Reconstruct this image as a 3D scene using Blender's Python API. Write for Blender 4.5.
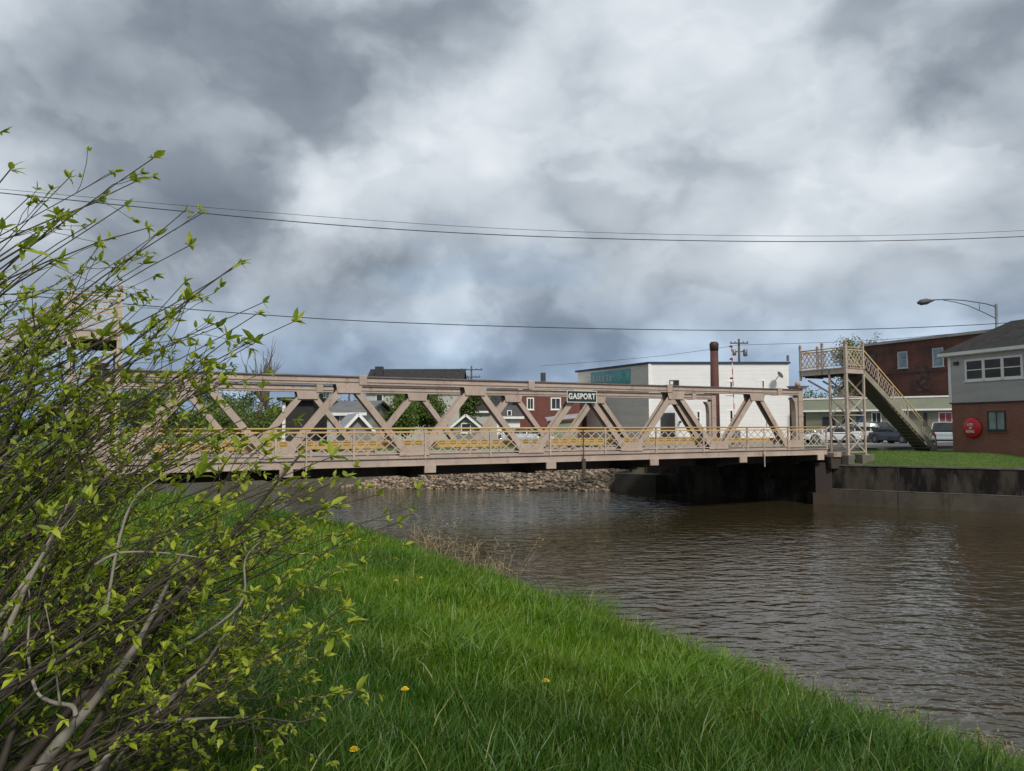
import bpy, math, random
import numpy as np
from mathutils import Vector, Matrix, noise
R = math.radians
random.seed(7); rng = np.random.default_rng(11)
scene = bpy.context.scene
for o in list(bpy.data.objects): bpy.data.objects.remove(o)
col = scene.collection

# ------------------------------------------------------------ camera
CZ = 4.1; F = 770.0; PITCH = math.atan((427.9-385.5)/F); ROLL = R(0.19)
fw = Vector((0, math.cos(PITCH), math.sin(PITCH))); up0 = Vector((0, -math.sin(PITCH), math.cos(PITCH))); rt0 = Vector((1, 0, 0))
rt = rt0*math.cos(ROLL)-up0*math.sin(ROLL); upv = rt0*math.sin(ROLL)+up0*math.cos(ROLL)
cam = bpy.data.objects.new('camera', bpy.data.cameras.new('camera')); col.objects.link(cam)
cam.matrix_world = Matrix(((rt.x, upv.x, -fw.x, 0), (rt.y, upv.y, -fw.y, 0), (rt.z, upv.z, -fw.z, CZ), (0, 0, 0, 1)))
cam.data.sensor_width = 36; cam.data.lens = F/1024*36; cam.data.clip_end = 6000; cam.data.clip_start = 0.05
scene.camera = cam
def ray(px, py): return fw + rt*((px-512)/F) + upv*((385.5-py)/F)
def W(px, py, Y):                     # world point seen at a pixel, at distance Y
    d = ray(px, py); return Vector((0, 0, CZ)) + d*(Y/d.y)
def WZ(px, Y, z):                     # x of a pixel column at distance Y, at height z
    p = W(px, 428, Y); return Vector((p.x, Y, z))

# ------------------------------------------------------------ world and sun
scene.view_settings.view_transform = 'Standard'; scene.view_settings.look = 'None'
scene.view_settings.exposure = 0.22; scene.view_settings.gamma = 1
SUN_AZ = R(158); SUN_EL = R(42)       # azimuth measured clockwise from +Y: behind the camera, to its right
world = bpy.data.worlds.new('World'); scene.world = world; world.use_nodes = True
nt = world.node_tree; N = nt.nodes; L = nt.links; N.clear()
def nd(t, **k):
    n = N.new(t)
    for a, b in k.items(): setattr(n, a, b)
    return n
def wm(op, a, b=None, c=None, clamp=False):
    n = nd('ShaderNodeMath', operation=op, use_clamp=clamp)
    for i, v in enumerate((a, b, c)):
        if v is None: continue
        if isinstance(v, (int, float)): n.inputs[i].default_value = v
        else: L.new(v, n.inputs[i])
    return n.outputs[0]
tc = nd('ShaderNodeTexCoord'); dirv = tc.outputs['Generated']
sep = nd('ShaderNodeSeparateXYZ'); L.new(dirv, sep.inputs[0])
zz = wm('ADD', wm('MAXIMUM', sep.outputs[2], 0.0), 0.16)
cmb = nd('ShaderNodeCombineXYZ'); L.new(wm('DIVIDE', sep.outputs[0], zz), cmb.inputs[0]); L.new(wm('DIVIDE', sep.outputs[1], zz), cmb.inputs[1])
def wnoise(vec, scale, detail, rough, dist=0, off=(0, 0, 0)):
    mp = nd('ShaderNodeMapping'); mp.inputs['Location'].default_value = off; L.new(vec, mp.inputs[0])
    n = nd('ShaderNodeTexNoise'); n.inputs['Scale'].default_value = scale; n.inputs['Detail'].default_value = detail
    n.inputs['Roughness'].default_value = rough; n.inputs['Distortion'].default_value = dist; L.new(mp.outputs[0], n.inputs['Vector']); return n
CL = cmb.outputs[0]
n1 = wnoise(CL, 0.8, 3, 0.5, 0.2, (3.1, 1.7, 0)).outputs['Fac']
def warp(vec, scale, detail, amt, off):
    nw = wnoise(vec, scale, detail, 0.6, 0.0, off)
    vs = nd('ShaderNodeVectorMath', operation='SUBTRACT'); L.new(nw.outputs['Color'], vs.inputs[0]); vs.inputs[1].default_value = (.5, .5, .5)
    vsc = nd('ShaderNodeVectorMath', operation='SCALE'); L.new(vs.outputs[0], vsc.inputs[0]); vsc.inputs['Scale'].default_value = amt
    va = nd('ShaderNodeVectorMath', operation='ADD'); L.new(vec, va.inputs[0]); L.new(vsc.outputs[0], va.inputs[1]); return va.outputs[0]
mps = nd('ShaderNodeMapping'); mps.inputs['Scale'].default_value = (1, 1, 1.55); L.new(dirv, mps.inputs[0])
DZ = mps.outputs[0]
def puff(vec, scale, detail, off):          # billowing heads: inverted smooth cells, several octaves
    mp = nd('ShaderNodeMapping'); mp.inputs['Location'].default_value = off; L.new(vec, mp.inputs[0])
    v = nd('ShaderNodeTexVoronoi', feature='F1'); v.inputs['Scale'].default_value = scale; v.inputs['Detail'].default_value = detail
    v.inputs['Roughness'].default_value = .55; L.new(mp.outputs[0], v.inputs['Vector']); return v.outputs['Distance']
WD = warp(DZ, 7, 3, .12, (2, 5, 1))
p1 = puff(WD, 4.2, 2, (.3, .1, .7))
n3 = wnoise(DZ, 3.6, 6, 0.56, 0.0, (4, 1, 7)).outputs['Fac']
# warped direction for the cloud masses: their edges follow the billows
vw = warp(dirv, 4.5, 6, .26, (1, 2, 3))
vn = nd('ShaderNodeVectorMath', operation='NORMALIZE'); L.new(vw, vn.inputs[0])
def lobe(px, py, deg, inner=0.0, sy=1.0):
    d = ray(px, py).normalized()
    dp = nd('ShaderNodeVectorMath', operation='DOT_PRODUCT'); L.new(vn.outputs[0], dp.inputs[0]); dp.inputs[1].default_value = d
    m = nd('ShaderNodeMapRange', interpolation_type='SMOOTHSTEP'); L.new(dp.outputs['Value'], m.inputs['Value'])
    m.inputs['From Min'].default_value = math.cos(R(deg)); m.inputs['From Max'].default_value = math.cos(R(deg*inner)) if inner else 1.0
    return m.outputs[0]
LOBES = [(50, 240, 10, .4, .12), (170, 120, 12, .4, -.15), (270, 130, 11, .4, -.12), (120, 60, 8, .3, -.02), (60, 345, 12, .4, -.08), (430, 5, 8, .4, -.15), (160, 215, 7, .4, -.10),
         (300, 265, 9, .4, -.08), (350, 222, 5.5, .35, .15), (310, 200, 4.5, .3, .08), (480, 120, 9, .5, .08),
         (470, 304, 4.2, .3, .16), (300, 305, 5, .3, .10), (690, 170, 30, .4, .12), (930, 30, 8, .5, -.17), (1015, 85, 6, .5, -.10),
         (1000, 290, 9, .4, -.08), (180, 350, 14, .3, -.08), (400, 362, 10, .4, -.14), (560, 368, 8, .4, -.12), (680, 358, 7, .4, -.07), (800, 358, 7, .4, -.07)]
acc = wm('ADD', 0.81, wm('MULTIPLY', wm('SUBTRACT', n1, 0.5), 0.22))
acc = wm('ADD', acc, wm('MULTIPLY', wm('SUBTRACT', n3, 0.5), 0.34))
acc = wm('ADD', acc, wm('MULTIPLY', wm('SUBTRACT', 0.46, p1), 0.36))
n4 = wnoise(WD, 5.2, 6, 0.52, 0.0, (7, 3, 2)).outputs['Fac']
e4 = nd('ShaderNodeMapRange', interpolation_type='SMOOTHSTEP'); L.new(n4, e4.inputs['Value']); e4.inputs['From Min'].default_value = .47; e4.inputs['From Max'].default_value = .56
n5 = wnoise(WD, 2.6, 7, 0.5, 0.0, (1, 8, 4)).outputs['Fac']
e5 = nd('ShaderNodeMapRange', interpolation_type='SMOOTHSTEP'); L.new(n5, e5.inputs['Value']); e5.inputs['From Min'].default_value = .50; e5.inputs['From Max'].default_value = .57
acc = wm('ADD', acc, wm('MULTIPLY', wm('SUBTRACT', e4.outputs[0], 0.5), 0.075))
acc = wm('ADD', acc, wm('MULTIPLY', wm('SUBTRACT', e5.outputs[0], 0.5), 0.10))
for (px, py, dg, inn, s) in LOBES: acc = wm('MULTIPLY_ADD', lobe(px, py, dg, inn), s, acc)
ramp = nd('ShaderNodeValToRGB'); L.new(acc, ramp.inputs[0]); e = ramp.color_ramp.elements
e[0].position = 0.15; e[0].color = (.15, .18, .225, 1); e[1].position = 1.0; e[1].color = (.76, .795, .83, 1)
for p, c in ((.38, (.225, .262, .31)), (.54, (.35, .395, .445)), (.68, (.49, .54, .59)), (.84, (.62, .665, .71))):
    q = e.new(p); q.color = (*c, 1)
# blue-grey air low on the horizon
hz = nd('ShaderNodeMapRange', interpolation_type='SMOOTHSTEP'); L.new(sep.outputs[2], hz.inputs['Value'])
hz.inputs['From Min'].default_value = 0.22; hz.inputs['From Max'].default_value = 0.04
sky = nd('ShaderNodeTexSky', sky_type='NISHITA', sun_disc=False, sun_elevation=SUN_EL, sun_rotation=SUN_AZ)
skm = nd('ShaderNodeVectorMath', operation='SCALE'); L.new(sky.outputs[0], skm.inputs[0]); skm.inputs['Scale'].default_value = 0.085
tint = nd('ShaderNodeMix', data_type='RGBA', blend_type='MULTIPLY'); tint.inputs['Factor'].default_value = 1
L.new(ramp.outputs[0], tint.inputs[6]); tint.inputs[7].default_value = (.66, .84, 1.06, 1)
hmix = nd('ShaderNodeMix', data_type='RGBA'); L.new(wm('MULTIPLY', hz.outputs[0], .8), hmix.inputs['Factor']); L.new(ramp.outputs[0], hmix.inputs[6]); L.new(tint.outputs[2], hmix.inputs[7])
# thin places in the cloud let the blue sky through
gap = nd('ShaderNodeMapRange'); L.new(n1, gap.inputs['Value']); gap.inputs['From Min'].default_value = .36; gap.inputs['From Max'].default_value = .28
mx = nd('ShaderNodeMix', data_type='RGBA'); L.new(wm('MULTIPLY', gap.outputs[0], .35), mx.inputs['Factor']); L.new(hmix.outputs[2], mx.inputs[6]); L.new(skm.outputs[0], mx.inputs[7])
bg = nd('ShaderNodeBackground'); L.new(mx.outputs[2], bg.inputs[0]); bg.inputs[1].default_value = 1.0
wo = nd('ShaderNodeOutputWorld'); L.new(bg.outputs[0], wo.inputs[0])
sd = bpy.data.lights.new('sun', 'SUN'); sd.energy = 3.0; sd.angle = R(9); sd.color = (1, .95, .87)
so = bpy.data.objects.new('sun', sd); col.objects.link(so)
sdir = Vector((math.sin(SUN_AZ)*math.cos(SUN_EL), math.cos(SUN_AZ)*math.cos(SUN_EL), math.sin(SUN_EL)))
so.rotation_euler = sdir.to_track_quat('Z', 'Y').to_euler(); so.location = (0, -20, 40)

# ------------------------------------------------------------ helpers
class MB:
    def __init__(s): s.v = []; s.f = []; s.mi = []; s.m = 0
    def add(s, vs, fs):
        b = len(s.v); s.v += [tuple(v) for v in vs]; s.f += [tuple(b+i for i in f) for f in fs]; s.mi += [s.m]*len(fs); return s
    def box(s, x0, x1, y0, y1, z0, z1):
        return s.add([(x, y, z) for z in (z0, z1) for y in (y0, y1) for x in (x0, x1)],
                     [(0, 2, 3, 1), (4, 5, 7, 6), (0, 1, 5, 4), (2, 6, 7, 3), (0, 4, 6, 2), (1, 3, 7, 5)])
    def beam(s, p, q, w, h, up=(0, 0, 1)):     # w across, h along 'up'
        p = Vector(p); q = Vector(q); d = (q-p).normalized(); up = Vector(up)
        x = d.cross(up)
        if x.length < 1e-4: x = d.cross(Vector((0, 1, 0)))
        x.normalize(); u = x.cross(d)
        vs = [c + x*(i*w/2) + u*(j*h/2) for c in (p, q) for i, j in ((-1, -1), (1, -1), (1, 1), (-1, 1))]
        return s.add(vs, [(0, 3, 2, 1), (4, 5, 6, 7), (0, 1, 5, 4), (1, 2, 6, 5), (2, 3, 7, 6), (3, 0, 4, 7)])
    def tube(s, pts, rad, n=8, cap=True):
        pts = [Vector(p) for p in pts]; k = len(pts)
        if isinstance(rad, (int, float)): rad = [rad]*k
        ref = None; vs = []
        for i, p in enumerate(pts):
            d = (pts[min(i+1, k-1)]-pts[max(i-1, 0)]).normalized()
            if ref is None: ref = d.orthogonal().normalized()
            ref = (ref - d*ref.dot(d))
            if ref.length < 1e-5: ref = d.orthogonal()
            ref.normalize(); o = d.cross(ref)
            for j in range(n):
                a = 2*math.pi*j/n; vs.append(p + (ref*math.cos(a)+o*math.sin(a))*rad[i])
        fs = [(i*n+j, i*n+(j+1) % n, (i+1)*n+(j+1) % n, (i+1)*n+j) for i in range(k-1) for j in range(n)]
        if cap: fs += [tuple(range(n-1, -1, -1)), tuple((k-1)*n+j for j in range(n))]
        return s.add(vs, fs)
    def prism(s, poly, z0, z1):                # footprint polygon (ccw) extruded in z
        n = len(poly); vs = [(x, y, z0) for x, y in poly]+[(x, y, z1) for x, y in poly]
        return s.add(vs, [tuple(range(n-1, -1, -1)), tuple(range(n, 2*n))]+[(i, (i+1) % n, n+(i+1) % n, n+i) for i in range(n)])
    def prof(s, poly, y0, y1):                 # x-z profile extruded in y
        n = len(poly); vs = [(x, y0, z) for x, z in poly]+[(x, y1, z) for x, z in poly]
        return s.add(vs, [tuple(range(n)), tuple(range(2*n-1, n-1, -1))]+[(i, n+i, n+(i+1) % n, (i+1) % n) for i in range(n)])
    def lathe(s, rz, c=(0, 0, 0), n=12):
        vs = [(c[0]+r*math.cos(2*math.pi*j/n), c[1]+r*math.sin(2*math.pi*j/n), c[2]+z) for r, z in rz for j in range(n)]
        k = len(rz); fs = [(i*n+j, i*n+(j+1) % n, (i+1)*n+(j+1) % n, (i+1)*n+j) for i in range(k-1) for j in range(n)]
        return s.add(vs, fs+[tuple(range(n-1, -1, -1)), tuple((k-1)*n+j for j in range(n))])
    def build(s, name, mat, parent=None, smooth=False, bevel=0, props=None):
        me = bpy.data.meshes.new(name); me.from_pydata(s.v, [], s.f); me.update()
        for m in (mat if isinstance(mat, (list, tuple)) else [mat]): me.materials.append(m)
        if isinstance(mat, (list, tuple)): me.polygons.foreach_set('material_index', s.mi)
        if smooth: me.polygons.foreach_set('use_smooth', [True]*len(me.polygons))
        o = bpy.data.objects.new(name, me); col.objects.link(o)
        if parent: o.parent = parent
        if bevel:
            b = o.modifiers.new('bevel', 'BEVEL'); b.width = bevel; b.segments = 2; b.limit_method = 'ANGLE'
        if props: tag(o, **props)
        return o
def tag(o, label=None, cat=None, group=None, kind=None):
    if label: o['label'] = label
    if cat: o['category'] = cat
    if group: o['group'] = group
    if kind: o['kind'] = kind
    return o
def empty(name, loc, rz=0, label=None, cat=None, group=None):
    o = bpy.data.objects.new(name, None); col.objects.link(o); o.location = loc; o.rotation_euler = (0, 0, rz)
    return tag(o, label, cat, group)
def copy_tree(o, parent=None):
    c = o.copy(); col.objects.link(c); c.parent = parent
    for ch in [x for x in bpy.data.objects if x.parent == o and x is not c]: copy_tree(ch, c)
    return c
def B(x0, x1, y0, y1, z0, z1): return MB().box(x0, x1, y0, y1, z0, z1)

# ------------------------------------------------------------ materials
def newmat(name):
    m = bpy.data.materials.new(name); m.use_nodes = True; t = m.node_tree; p = t.nodes['Principled BSDF']; return m, t, p
def tnode(t, ty, **k):
    n = t.nodes.new(ty)
    for a, b in k.items(): setattr(n, a, b)
    return n
def tmix(t, fac, a, b, blend='MIX'):
    n = tnode(t, 'ShaderNodeMix', data_type='RGBA', blend_type=blend)
    for s, v in ((0, fac), (6, a), (7, b)):
        if isinstance(v, (tuple, list)): n.inputs[s].default_value = (*v, 1) if len(v) == 3 else v
        elif isinstance(v, (int, float)): n.inputs[s].default_value = v
        else: t.links.new(v, n.inputs[s])
    return n.outputs[2]
def tnoise(t, scale, detail=4, rough=.55, coord='Object', stretch=(1, 1, 1), dist=0):
    c = tnode(t, 'ShaderNodeTexCoord'); mp = tnode(t, 'ShaderNodeMapping'); mp.inputs['Scale'].default_value = stretch
    t.links.new(c.outputs[coord], mp.inputs[0]); n = tnode(t, 'ShaderNodeTexNoise')
    n.inputs['Scale'].default_value = scale; n.inputs['Detail'].default_value = detail; n.inputs['Roughness'].default_value = rough; n.inputs['Distortion'].default_value = dist
    t.links.new(mp.outputs[0], n.inputs['Vector']); return n.outputs['Fac']
def tmap(t, v, a, b, c=0, d=1):
    n = tnode(t, 'ShaderNodeMapRange'); t.links.new(v, n.inputs[0])
    for i, q in zip((1, 2, 3, 4), (a, b, c, d)): n.inputs[i].default_value = q
    return n.outputs[0]
def tbump(t, p, h, strength=.3, dist=.02):
    b = tnode(t, 'ShaderNodeBump'); b.inputs['Strength'].default_value = strength; b.inputs['Distance'].default_value = dist
    t.links.new(h, b.inputs['Height']); t.links.new(b.outputs[0], p.inputs['Normal'])
def mat(name, c, c2=None, scale=3, rough=.6, bump=0, metal=0, stain=None, stretch=(1, 1, 1), lo=.35, hi=.65, rand=0):
    m, t, p = newmat(name); p.inputs['Specular IOR Level'].default_value = .12 if ('concrete' in name or 'roof' in name) else .5; c2 = c2 or tuple(x*.8 for x in c)
    col_ = tmix(t, tmap(t, tnoise(t, scale, 6, .6, stretch=stretch), lo, hi), c, c2)
    if stain: col_ = tmix(t, tmap(t, tnoise(t, stain[1], 5, .7, stretch=stain[2] if len(stain) > 2 else (1, 1, 1)), .56, .72, 0, .8), col_, stain[0])
    t.links.new(col_, p.inputs['Base Color']); p.inputs['Roughness'].default_value = rough; p.inputs['Metallic'].default_value = metal
    if bump: tbump(t, p, tnoise(t, scale*6, 4), bump, .01)
    return m
def siding(name, c, c2, pitch=.2, rough=.6, stain=None):
    m, t, p = newmat(name); cd = tnode(t, 'ShaderNodeTexCoord'); s = tnode(t, 'ShaderNodeSeparateXYZ'); t.links.new(cd.outputs['Object'], s.inputs[0])
    a = tnode(t, 'ShaderNodeMath', operation='DIVIDE'); t.links.new(s.outputs[2], a.inputs[0]); a.inputs[1].default_value = pitch
    f = tnode(t, 'ShaderNodeMath', operation='FRACT'); t.links.new(a.outputs[0], f.inputs[0])
    base = tmix(t, tmap(t, tnoise(t, .9, 5, .65), .35, .7), c, c2)
    base = tmix(t, tmap(t, tnoise(t, .25, 3, .5, stretch=(1, 1, 8)), .45, .7, 0, .2 if 'white_metal' in name else .6), base, tuple(x*.78 for x in c2))
    if stain: base = tmix(t, tmap(t, tnoise(t, .5, 5, .7, stretch=(1, 1, .25)), .55, .75, 0, .7), base, stain)
    t.links.new(base, p.inputs['Base Color']); p.inputs['Roughness'].default_value = rough
    tbump(t, p, f.outputs[0], 1.0, pitch*.28); return m
def bricks(name, c, c2, mortar, scale=1.0, stain=None, dark=0):
    m, t, p = newmat(name); cd = tnode(t, 'ShaderNodeTexCoord'); s = tnode(t, 'ShaderNodeSeparateXYZ'); t.links.new(cd.outputs['Object'], s.inputs[0])
    a = tnode(t, 'ShaderNodeMath', operation='ADD'); t.links.new(s.outputs[0], a.inputs[0]); t.links.new(s.outputs[1], a.inputs[1])
    cb = tnode(t, 'ShaderNodeCombineXYZ'); t.links.new(a.outputs[0], cb.inputs[0]); t.links.new(s.outputs[2], cb.inputs[1])
    b = tnode(t, 'ShaderNodeTexBrick'); t.links.new(cb.outputs[0], b.inputs['Vector']); b.inputs['Scale'].default_value = scale
    b.inputs['Brick Width'].default_value = .22; b.inputs['Row Height'].default_value = .075; b.inputs['Mortar Size'].default_value = .006; b.inputs['Bias'].default_value = -.1
    b.inputs['Color1'].default_value = (*c, 1); b.inputs['Color2'].default_value = (*c2, 1); b.inputs['Mortar'].default_value = (*mortar, 1)
    o = tmix(t, tmap(t, tnoise(t, .7, 5, .65), .4, .7, 0, .75), b.outputs[0], stain or tuple(x*.6 for x in c))
    t.links.new(o, p.inputs['Base Color']); p.inputs['Roughness'].default_value = .85; tbump(t, p, b.outputs['Fac'], -.4, .01); return m
def glassm(name, c=(.015, .018, .02), rough=.08):
    m, t, p = newmat(name); t.links.new(tmix(t, tmap(t, tnoise(t, 1.3, 3), .3, .7), c, tuple(x*2.2+.01 for x in c)), p.inputs['Base Color'])
    p.inputs['Roughness'].default_value = rough; p.inputs['Specular IOR Level'].default_value = .5; tbump(t, p, tnoise(t, 1.5, 2), .05, .02); return m

STEEL = mat('pinkish_beige_steel_paint', (.40, .32, .265), (.31, .245, .20), 1.2, .5, .15, stain=((.19, .11, .075), 3.0, (1, 1, .3)))
STEEL_D = mat('pale_flange_paint', (.36, .28, .235), (.27, .205, .175), 2, .55, .15, stain=((.12, .075, .055), 2.2))
STEEL_SHADE = mat('shade_toned_inner_web', (.13, .095, .075), (.085, .06, .048), 1.5, .7, .2)  # recess shade of the diagonals painted into the web colour
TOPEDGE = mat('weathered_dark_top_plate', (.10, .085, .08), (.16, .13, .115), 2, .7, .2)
UNDER = mat('near_black_under_steel', (.035, .028, .024), (.06, .045, .035), 1.5, .8, .2)  # near-black tone for floor beams, stringers, undersides and treads
YELLOW = mat('safety_yellow_paint', (.47, .32, .10), (.40, .27, .10), 2, .5, .1, stain=((.34, .25, .17), 1.8))
RAIL = mat('cream_rail_paint', (.42, .35, .28), (.36, .29, .23), 2.5, .5, .1, stain=((.19, .12, .08), 3))
CREAM = mat('cream_tower_paint', (.42, .345, .28), (.34, .28, .225), 2, .5, .1, stain=((.22, .15, .10), 3))
CONC = mat('pale_concrete', (.26, .24, .21), (.19, .175, .15), 1.2, .85, .3, stain=((.09, .08, .065), 1.8, (1, 1, .4)))
CONC_T = mat('olive_stained_concrete', (.15, .14, .11), (.10, .095, .075), 1.5, .85, .3)
CONC_D = mat('wet_and_shade_dark_concrete', (.010, .009, .008), (.050, .042, .033), .9, .8, .8, stain=((.085, .075, .065), 1.6, (1.6, 1.6, .35)), lo=.44, hi=.60, stretch=(1.3, 1.3, .4))
CONC_L = mat('grey_ledge_concrete', (.085, .072, .056), (.055, .047, .037), .9, .8, .5, stain=((.03, .026, .02), 1.3, (1, 1, .3)))
COPING = mat('worn_coping_concrete', (.16, .145, .12), (.07, .065, .055), 1.4, .85, .3, lo=.3, hi=.6)
ASPH = mat('asphalt', (.055, .055, .057), (.085, .083, .08), 1.2, .9, .3)
PAVE = mat('pale_worn_pavement', (.26, .25, .235), (.20, .195, .185), .5, .9, .2)
DARKROOF = mat('dark_shingle_roof', (.028, .027, .028), (.045, .043, .043), 2.5, .9, .4)
GREYROOF = mat('grey_shingle_roof', (.085, .083, .08), (.065, .062, .06), 2, .9, .4)
TINROOF = mat('pale_metal_roof', (.36, .37, .38), (.27, .275, .28), .8, .45, .1)
WHITE = mat('white_trim_paint', (.74, .73, .70), (.64, .63, .60), 1.5, .5)
WSIDE = siding('white_metal_siding', (.90, .89, .875), (.84, .83, .81), .40, .5)
GSIDE = siding('grey_weathered_siding', (.62, .585, .53), (.56, .53, .48), .40, .6, stain=(.46, .43, .38))
LGSIDE = siding('pale_grey_vinyl_siding', (.50, .49, .49), (.45, .44, .44), .115, .5)
GRNSIDE = siding('sage_green_siding', (.235, .25, .185), (.20, .215, .155), .3, .6)
HSIDE = siding('off_white_house_siding', (.60, .59, .56), (.53, .52, .49), .22, .6)
TAN = siding('tan_house_siding', (.30, .30, .29), (.26, .26, .25), .22, .6)
BRK = bricks('brown_red_brick', (.25, .095, .058), (.17, .068, .045), (.22, .17, .13))
BRK2 = bricks('dark_red_old_brick', (.145, .042, .028), (.095, .033, .024), (.10, .07, .055), stain=(.028, .014, .011))
BRK3 = bricks('red_brick', (.16, .042, .03), (.12, .034, .025), (.15, .10, .08))
GLASS = glassm('window_glass', (.012, .014, .016), .2); GLASSP = glassm('curtained_window_glass', (.13, .17, .16), .12)
BLACK = mat('black_paint', (.02, .02, .02), (.03, .03, .03), 3, .5)
GALV = mat('galvanised_metal', (.22, .23, .24), (.17, .18, .19), 3, .4, 0, .7)
WOODP = mat('weathered_pole_wood', (.10, .08, .06), (.07, .055, .045), 2, .9, .3, stretch=(6, 6, .5))
RED = mat('red_gloss_plastic', (.55, .012, .018), (.48, .01, .016), 2, .35)
BARK = mat('grey_brown_bark', (.13, .105, .08), (.075, .06, .045), 4, .9, .4)
STEMC = mat('young_stem_bark', (.058, .044, .029), (.030, .023, .016), 9, .75, .3)
DEADC = mat('pale_dead_wood', (.25, .225, .185), (.15, .13, .105), 9, .85, .3)

def leafmat(name, c, c2, trans=.35):
    m, t, p = newmat(name); g = tnode(t, 'ShaderNodeNewGeometry')
    c_ = tmix(t, g.outputs['Random Per Island'], c, c2)
    c_ = tmix(t, tmap(t, tnoise(t, 1.3, 3), .35, .65, 0, .5), c_, tuple(x*.7 for x in c2))
    t.links.new(c_, p.inputs['Base Color']); p.inputs['Roughness'].default_value = .55
    tr = tnode(t, 'ShaderNodeBsdfTranslucent'); t.links.new(c_, tr.inputs[0]); ms = tnode(t, 'ShaderNodeMixShader'); ms.inputs[0].default_value = trans
    t.links.new(p.outputs[0], ms.inputs[1]); t.links.new(tr.outputs[0], ms.inputs[2]); t.links.new(ms.outputs[0], t.nodes['Material Output'].inputs[0]); return m
SHRUBLEAF = leafmat('spring_green_leaves', (.46, .50, .04), (.20, .28, .022), .45)
TREELEAF = leafmat('mid_green_foliage', (.13, .19, .03), (.08, .13, .025), .3)
BUDLEAF = leafmat('yellow_green_buds', (.20, .22, .06), (.14, .15, .05), .25)
DARKLEAF = leafmat('dark_green_foliage', (.05, .085, .02), (.03, .055, .015), .2)
GRASSM = leafmat('grass_blades', (.060, .170, .012), (.030, .105, .008), .30)

# ------------------------------------------------------------ terrain
U = Vector((.881, .473)); O2 = Vector((WZ(198, 28, 0).x, 28.0)); BANG = math.atan2(U.y, U.x)
def BW(a, y, z): return Vector((O2.x+U.x*a-U.y*y, O2.y+U.y*a+U.x*y, z))     # bridge frame to world
NEAR = [(60, -42), (11.5, 0.6), (5.9, 6.0), (3.45, 9.9), (1.6, 13.6), (-0.9, 18.3), (-5.0, 24), (-11.5, 29.5), (-18, 33), (-30, 39), (-90, 68), (-400, 220)]
FARL = [(400, -180), (60, 15.5), (24.0, 36.2), (16.9, 41.1), (8.6, 50.2), (0, 51.5), (-8, 53), (-20, 58), (-90, 92), (-400, 240)]
def sdist(P, poly):          # signed distance to an open polyline; positive on the left of its direction
    P = np.asarray(P); best = np.full(len(P), 1e9); sg = np.zeros(len(P))
    for (x0, y0), (x1, y1) in zip(poly[:-1], poly[1:]):
        d = np.array([x1-x0, y1-y0], float); L2 = d@d; r = P-np.array([x0, y0]); tt = np.clip(r@d/L2, 0, 1)
        q = r-tt[:, None]*d; ds = np.hypot(q[:, 0], q[:, 1]); cr = d[0]*r[:, 1]-d[1]*r[:, 0]; m = ds < best-1e-9
        best[m] = ds[m]; sg[m] = np.sign(cr[m])
    return best*sg
def pnoise(x, y, s, seed=0):  # cheap smooth value noise
    x = x*s+seed*17.3; y = y*s-seed*9.1
    return (np.sin(x*1.3+1.7*np.sin(y*.9+seed))+np.sin(y*1.7+1.3*np.sin(x*1.1-seed))+np.sin((x+y)*.8+2.1*np.sin((x-y)*.6)))/3
def ground_z(x, y):
    x = np.asarray(x, float); y = np.asarray(y, float); P = np.stack([x, y], 1)
    dn = sdist(P, NEAR)      # NEAR runs to the upper left: positive (left) is our own bank
    df = -sdist(P, FARL)     # FARL runs to the left: negative is the far land
    zn = np.where(dn > 0, 2.42*(1-np.exp(-np.maximum(dn, 0)/2.1)), np.maximum(dn*.9, -1.6))
    zn = zn + np.where(dn > .3, 1, 0)*(.05*pnoise(x, y, 1.1, 1)+.07*pnoise(x, y, .45, 2))
    wallw = np.clip((x-6.0)/3.0, 0, 1)
    rock = np.where(df > 0, 1.45*(1-np.exp(-df/1.7))+1.3*np.clip((df-3.5)/4, 0, 1), np.maximum(df*.8, -1.6))
    wall = np.where(df > .45, 2.07+.62*np.clip((df-.9)/3.0, 0, 1)**1.2, -1.6)
    zf = rock*(1-wallw)+wall*wallw
    far = np.clip(df, 0, 400)
    zf = np.where(df > 0, zf+.00*far, zf)
    return np.where(dn > -5, np.where(zn > zf, zn, np.where(df > -3, zf, zn)), np.where(df > -6, zf, -1.6))
def grid(name, xs, ys, mats, **k):
    X, Y = np.meshgrid(xs, ys); Z = ground_z(X.ravel(), Y.ravel()); nx = len(xs); ny = len(ys)
    co = np.stack([X.ravel(), Y.ravel(), Z], 1)
    i, j = np.meshgrid(np.arange(nx-1), np.arange(ny-1)); a = (j*nx+i).ravel(); fc = np.stack([a, a+1, a+nx+1, a+nx], 1)
    return npmesh(name, co, fc, mats, smooth=True, **k)
def npmesh(name, co, fc, mats, smooth=False, parent=None, **k):
    me = bpy.data.meshes.new(name); me.vertices.add(len(co)); me.vertices.foreach_set('co', co.astype(np.float32).ravel())
    kf = fc.shape[1]; me.loops.add(fc.size); me.loops.foreach_set('vertex_index', fc.astype(np.int32).ravel())
    me.polygons.add(len(fc)); me.polygons.foreach_set('loop_start', np.arange(0, fc.size, kf, dtype=np.int32))
    me.polygons.foreach_set('loop_total', np.full(len(fc), kf, dtype=np.int32))
    if smooth: me.polygons.foreach_set('use_smooth', np.ones(len(fc), bool))
    me.update(calc_edges=True); me.materials.append(mats); o = bpy.data.objects.new(name, me); col.objects.link(o)
    if parent: o.parent = parent
    return tag(o, **k)
def dens(parts): return np.unique(np.concatenate([np.linspace(a, b, int(n)) for a, b, n in parts]).round(3))
m, t, p = newmat('turf_and_soil')
c_ = tmix(t, tmap(t, tnoise(t, .5, 6, .65), .38, .66), (.040, .085, .009), (.058, .10, .015))
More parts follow.
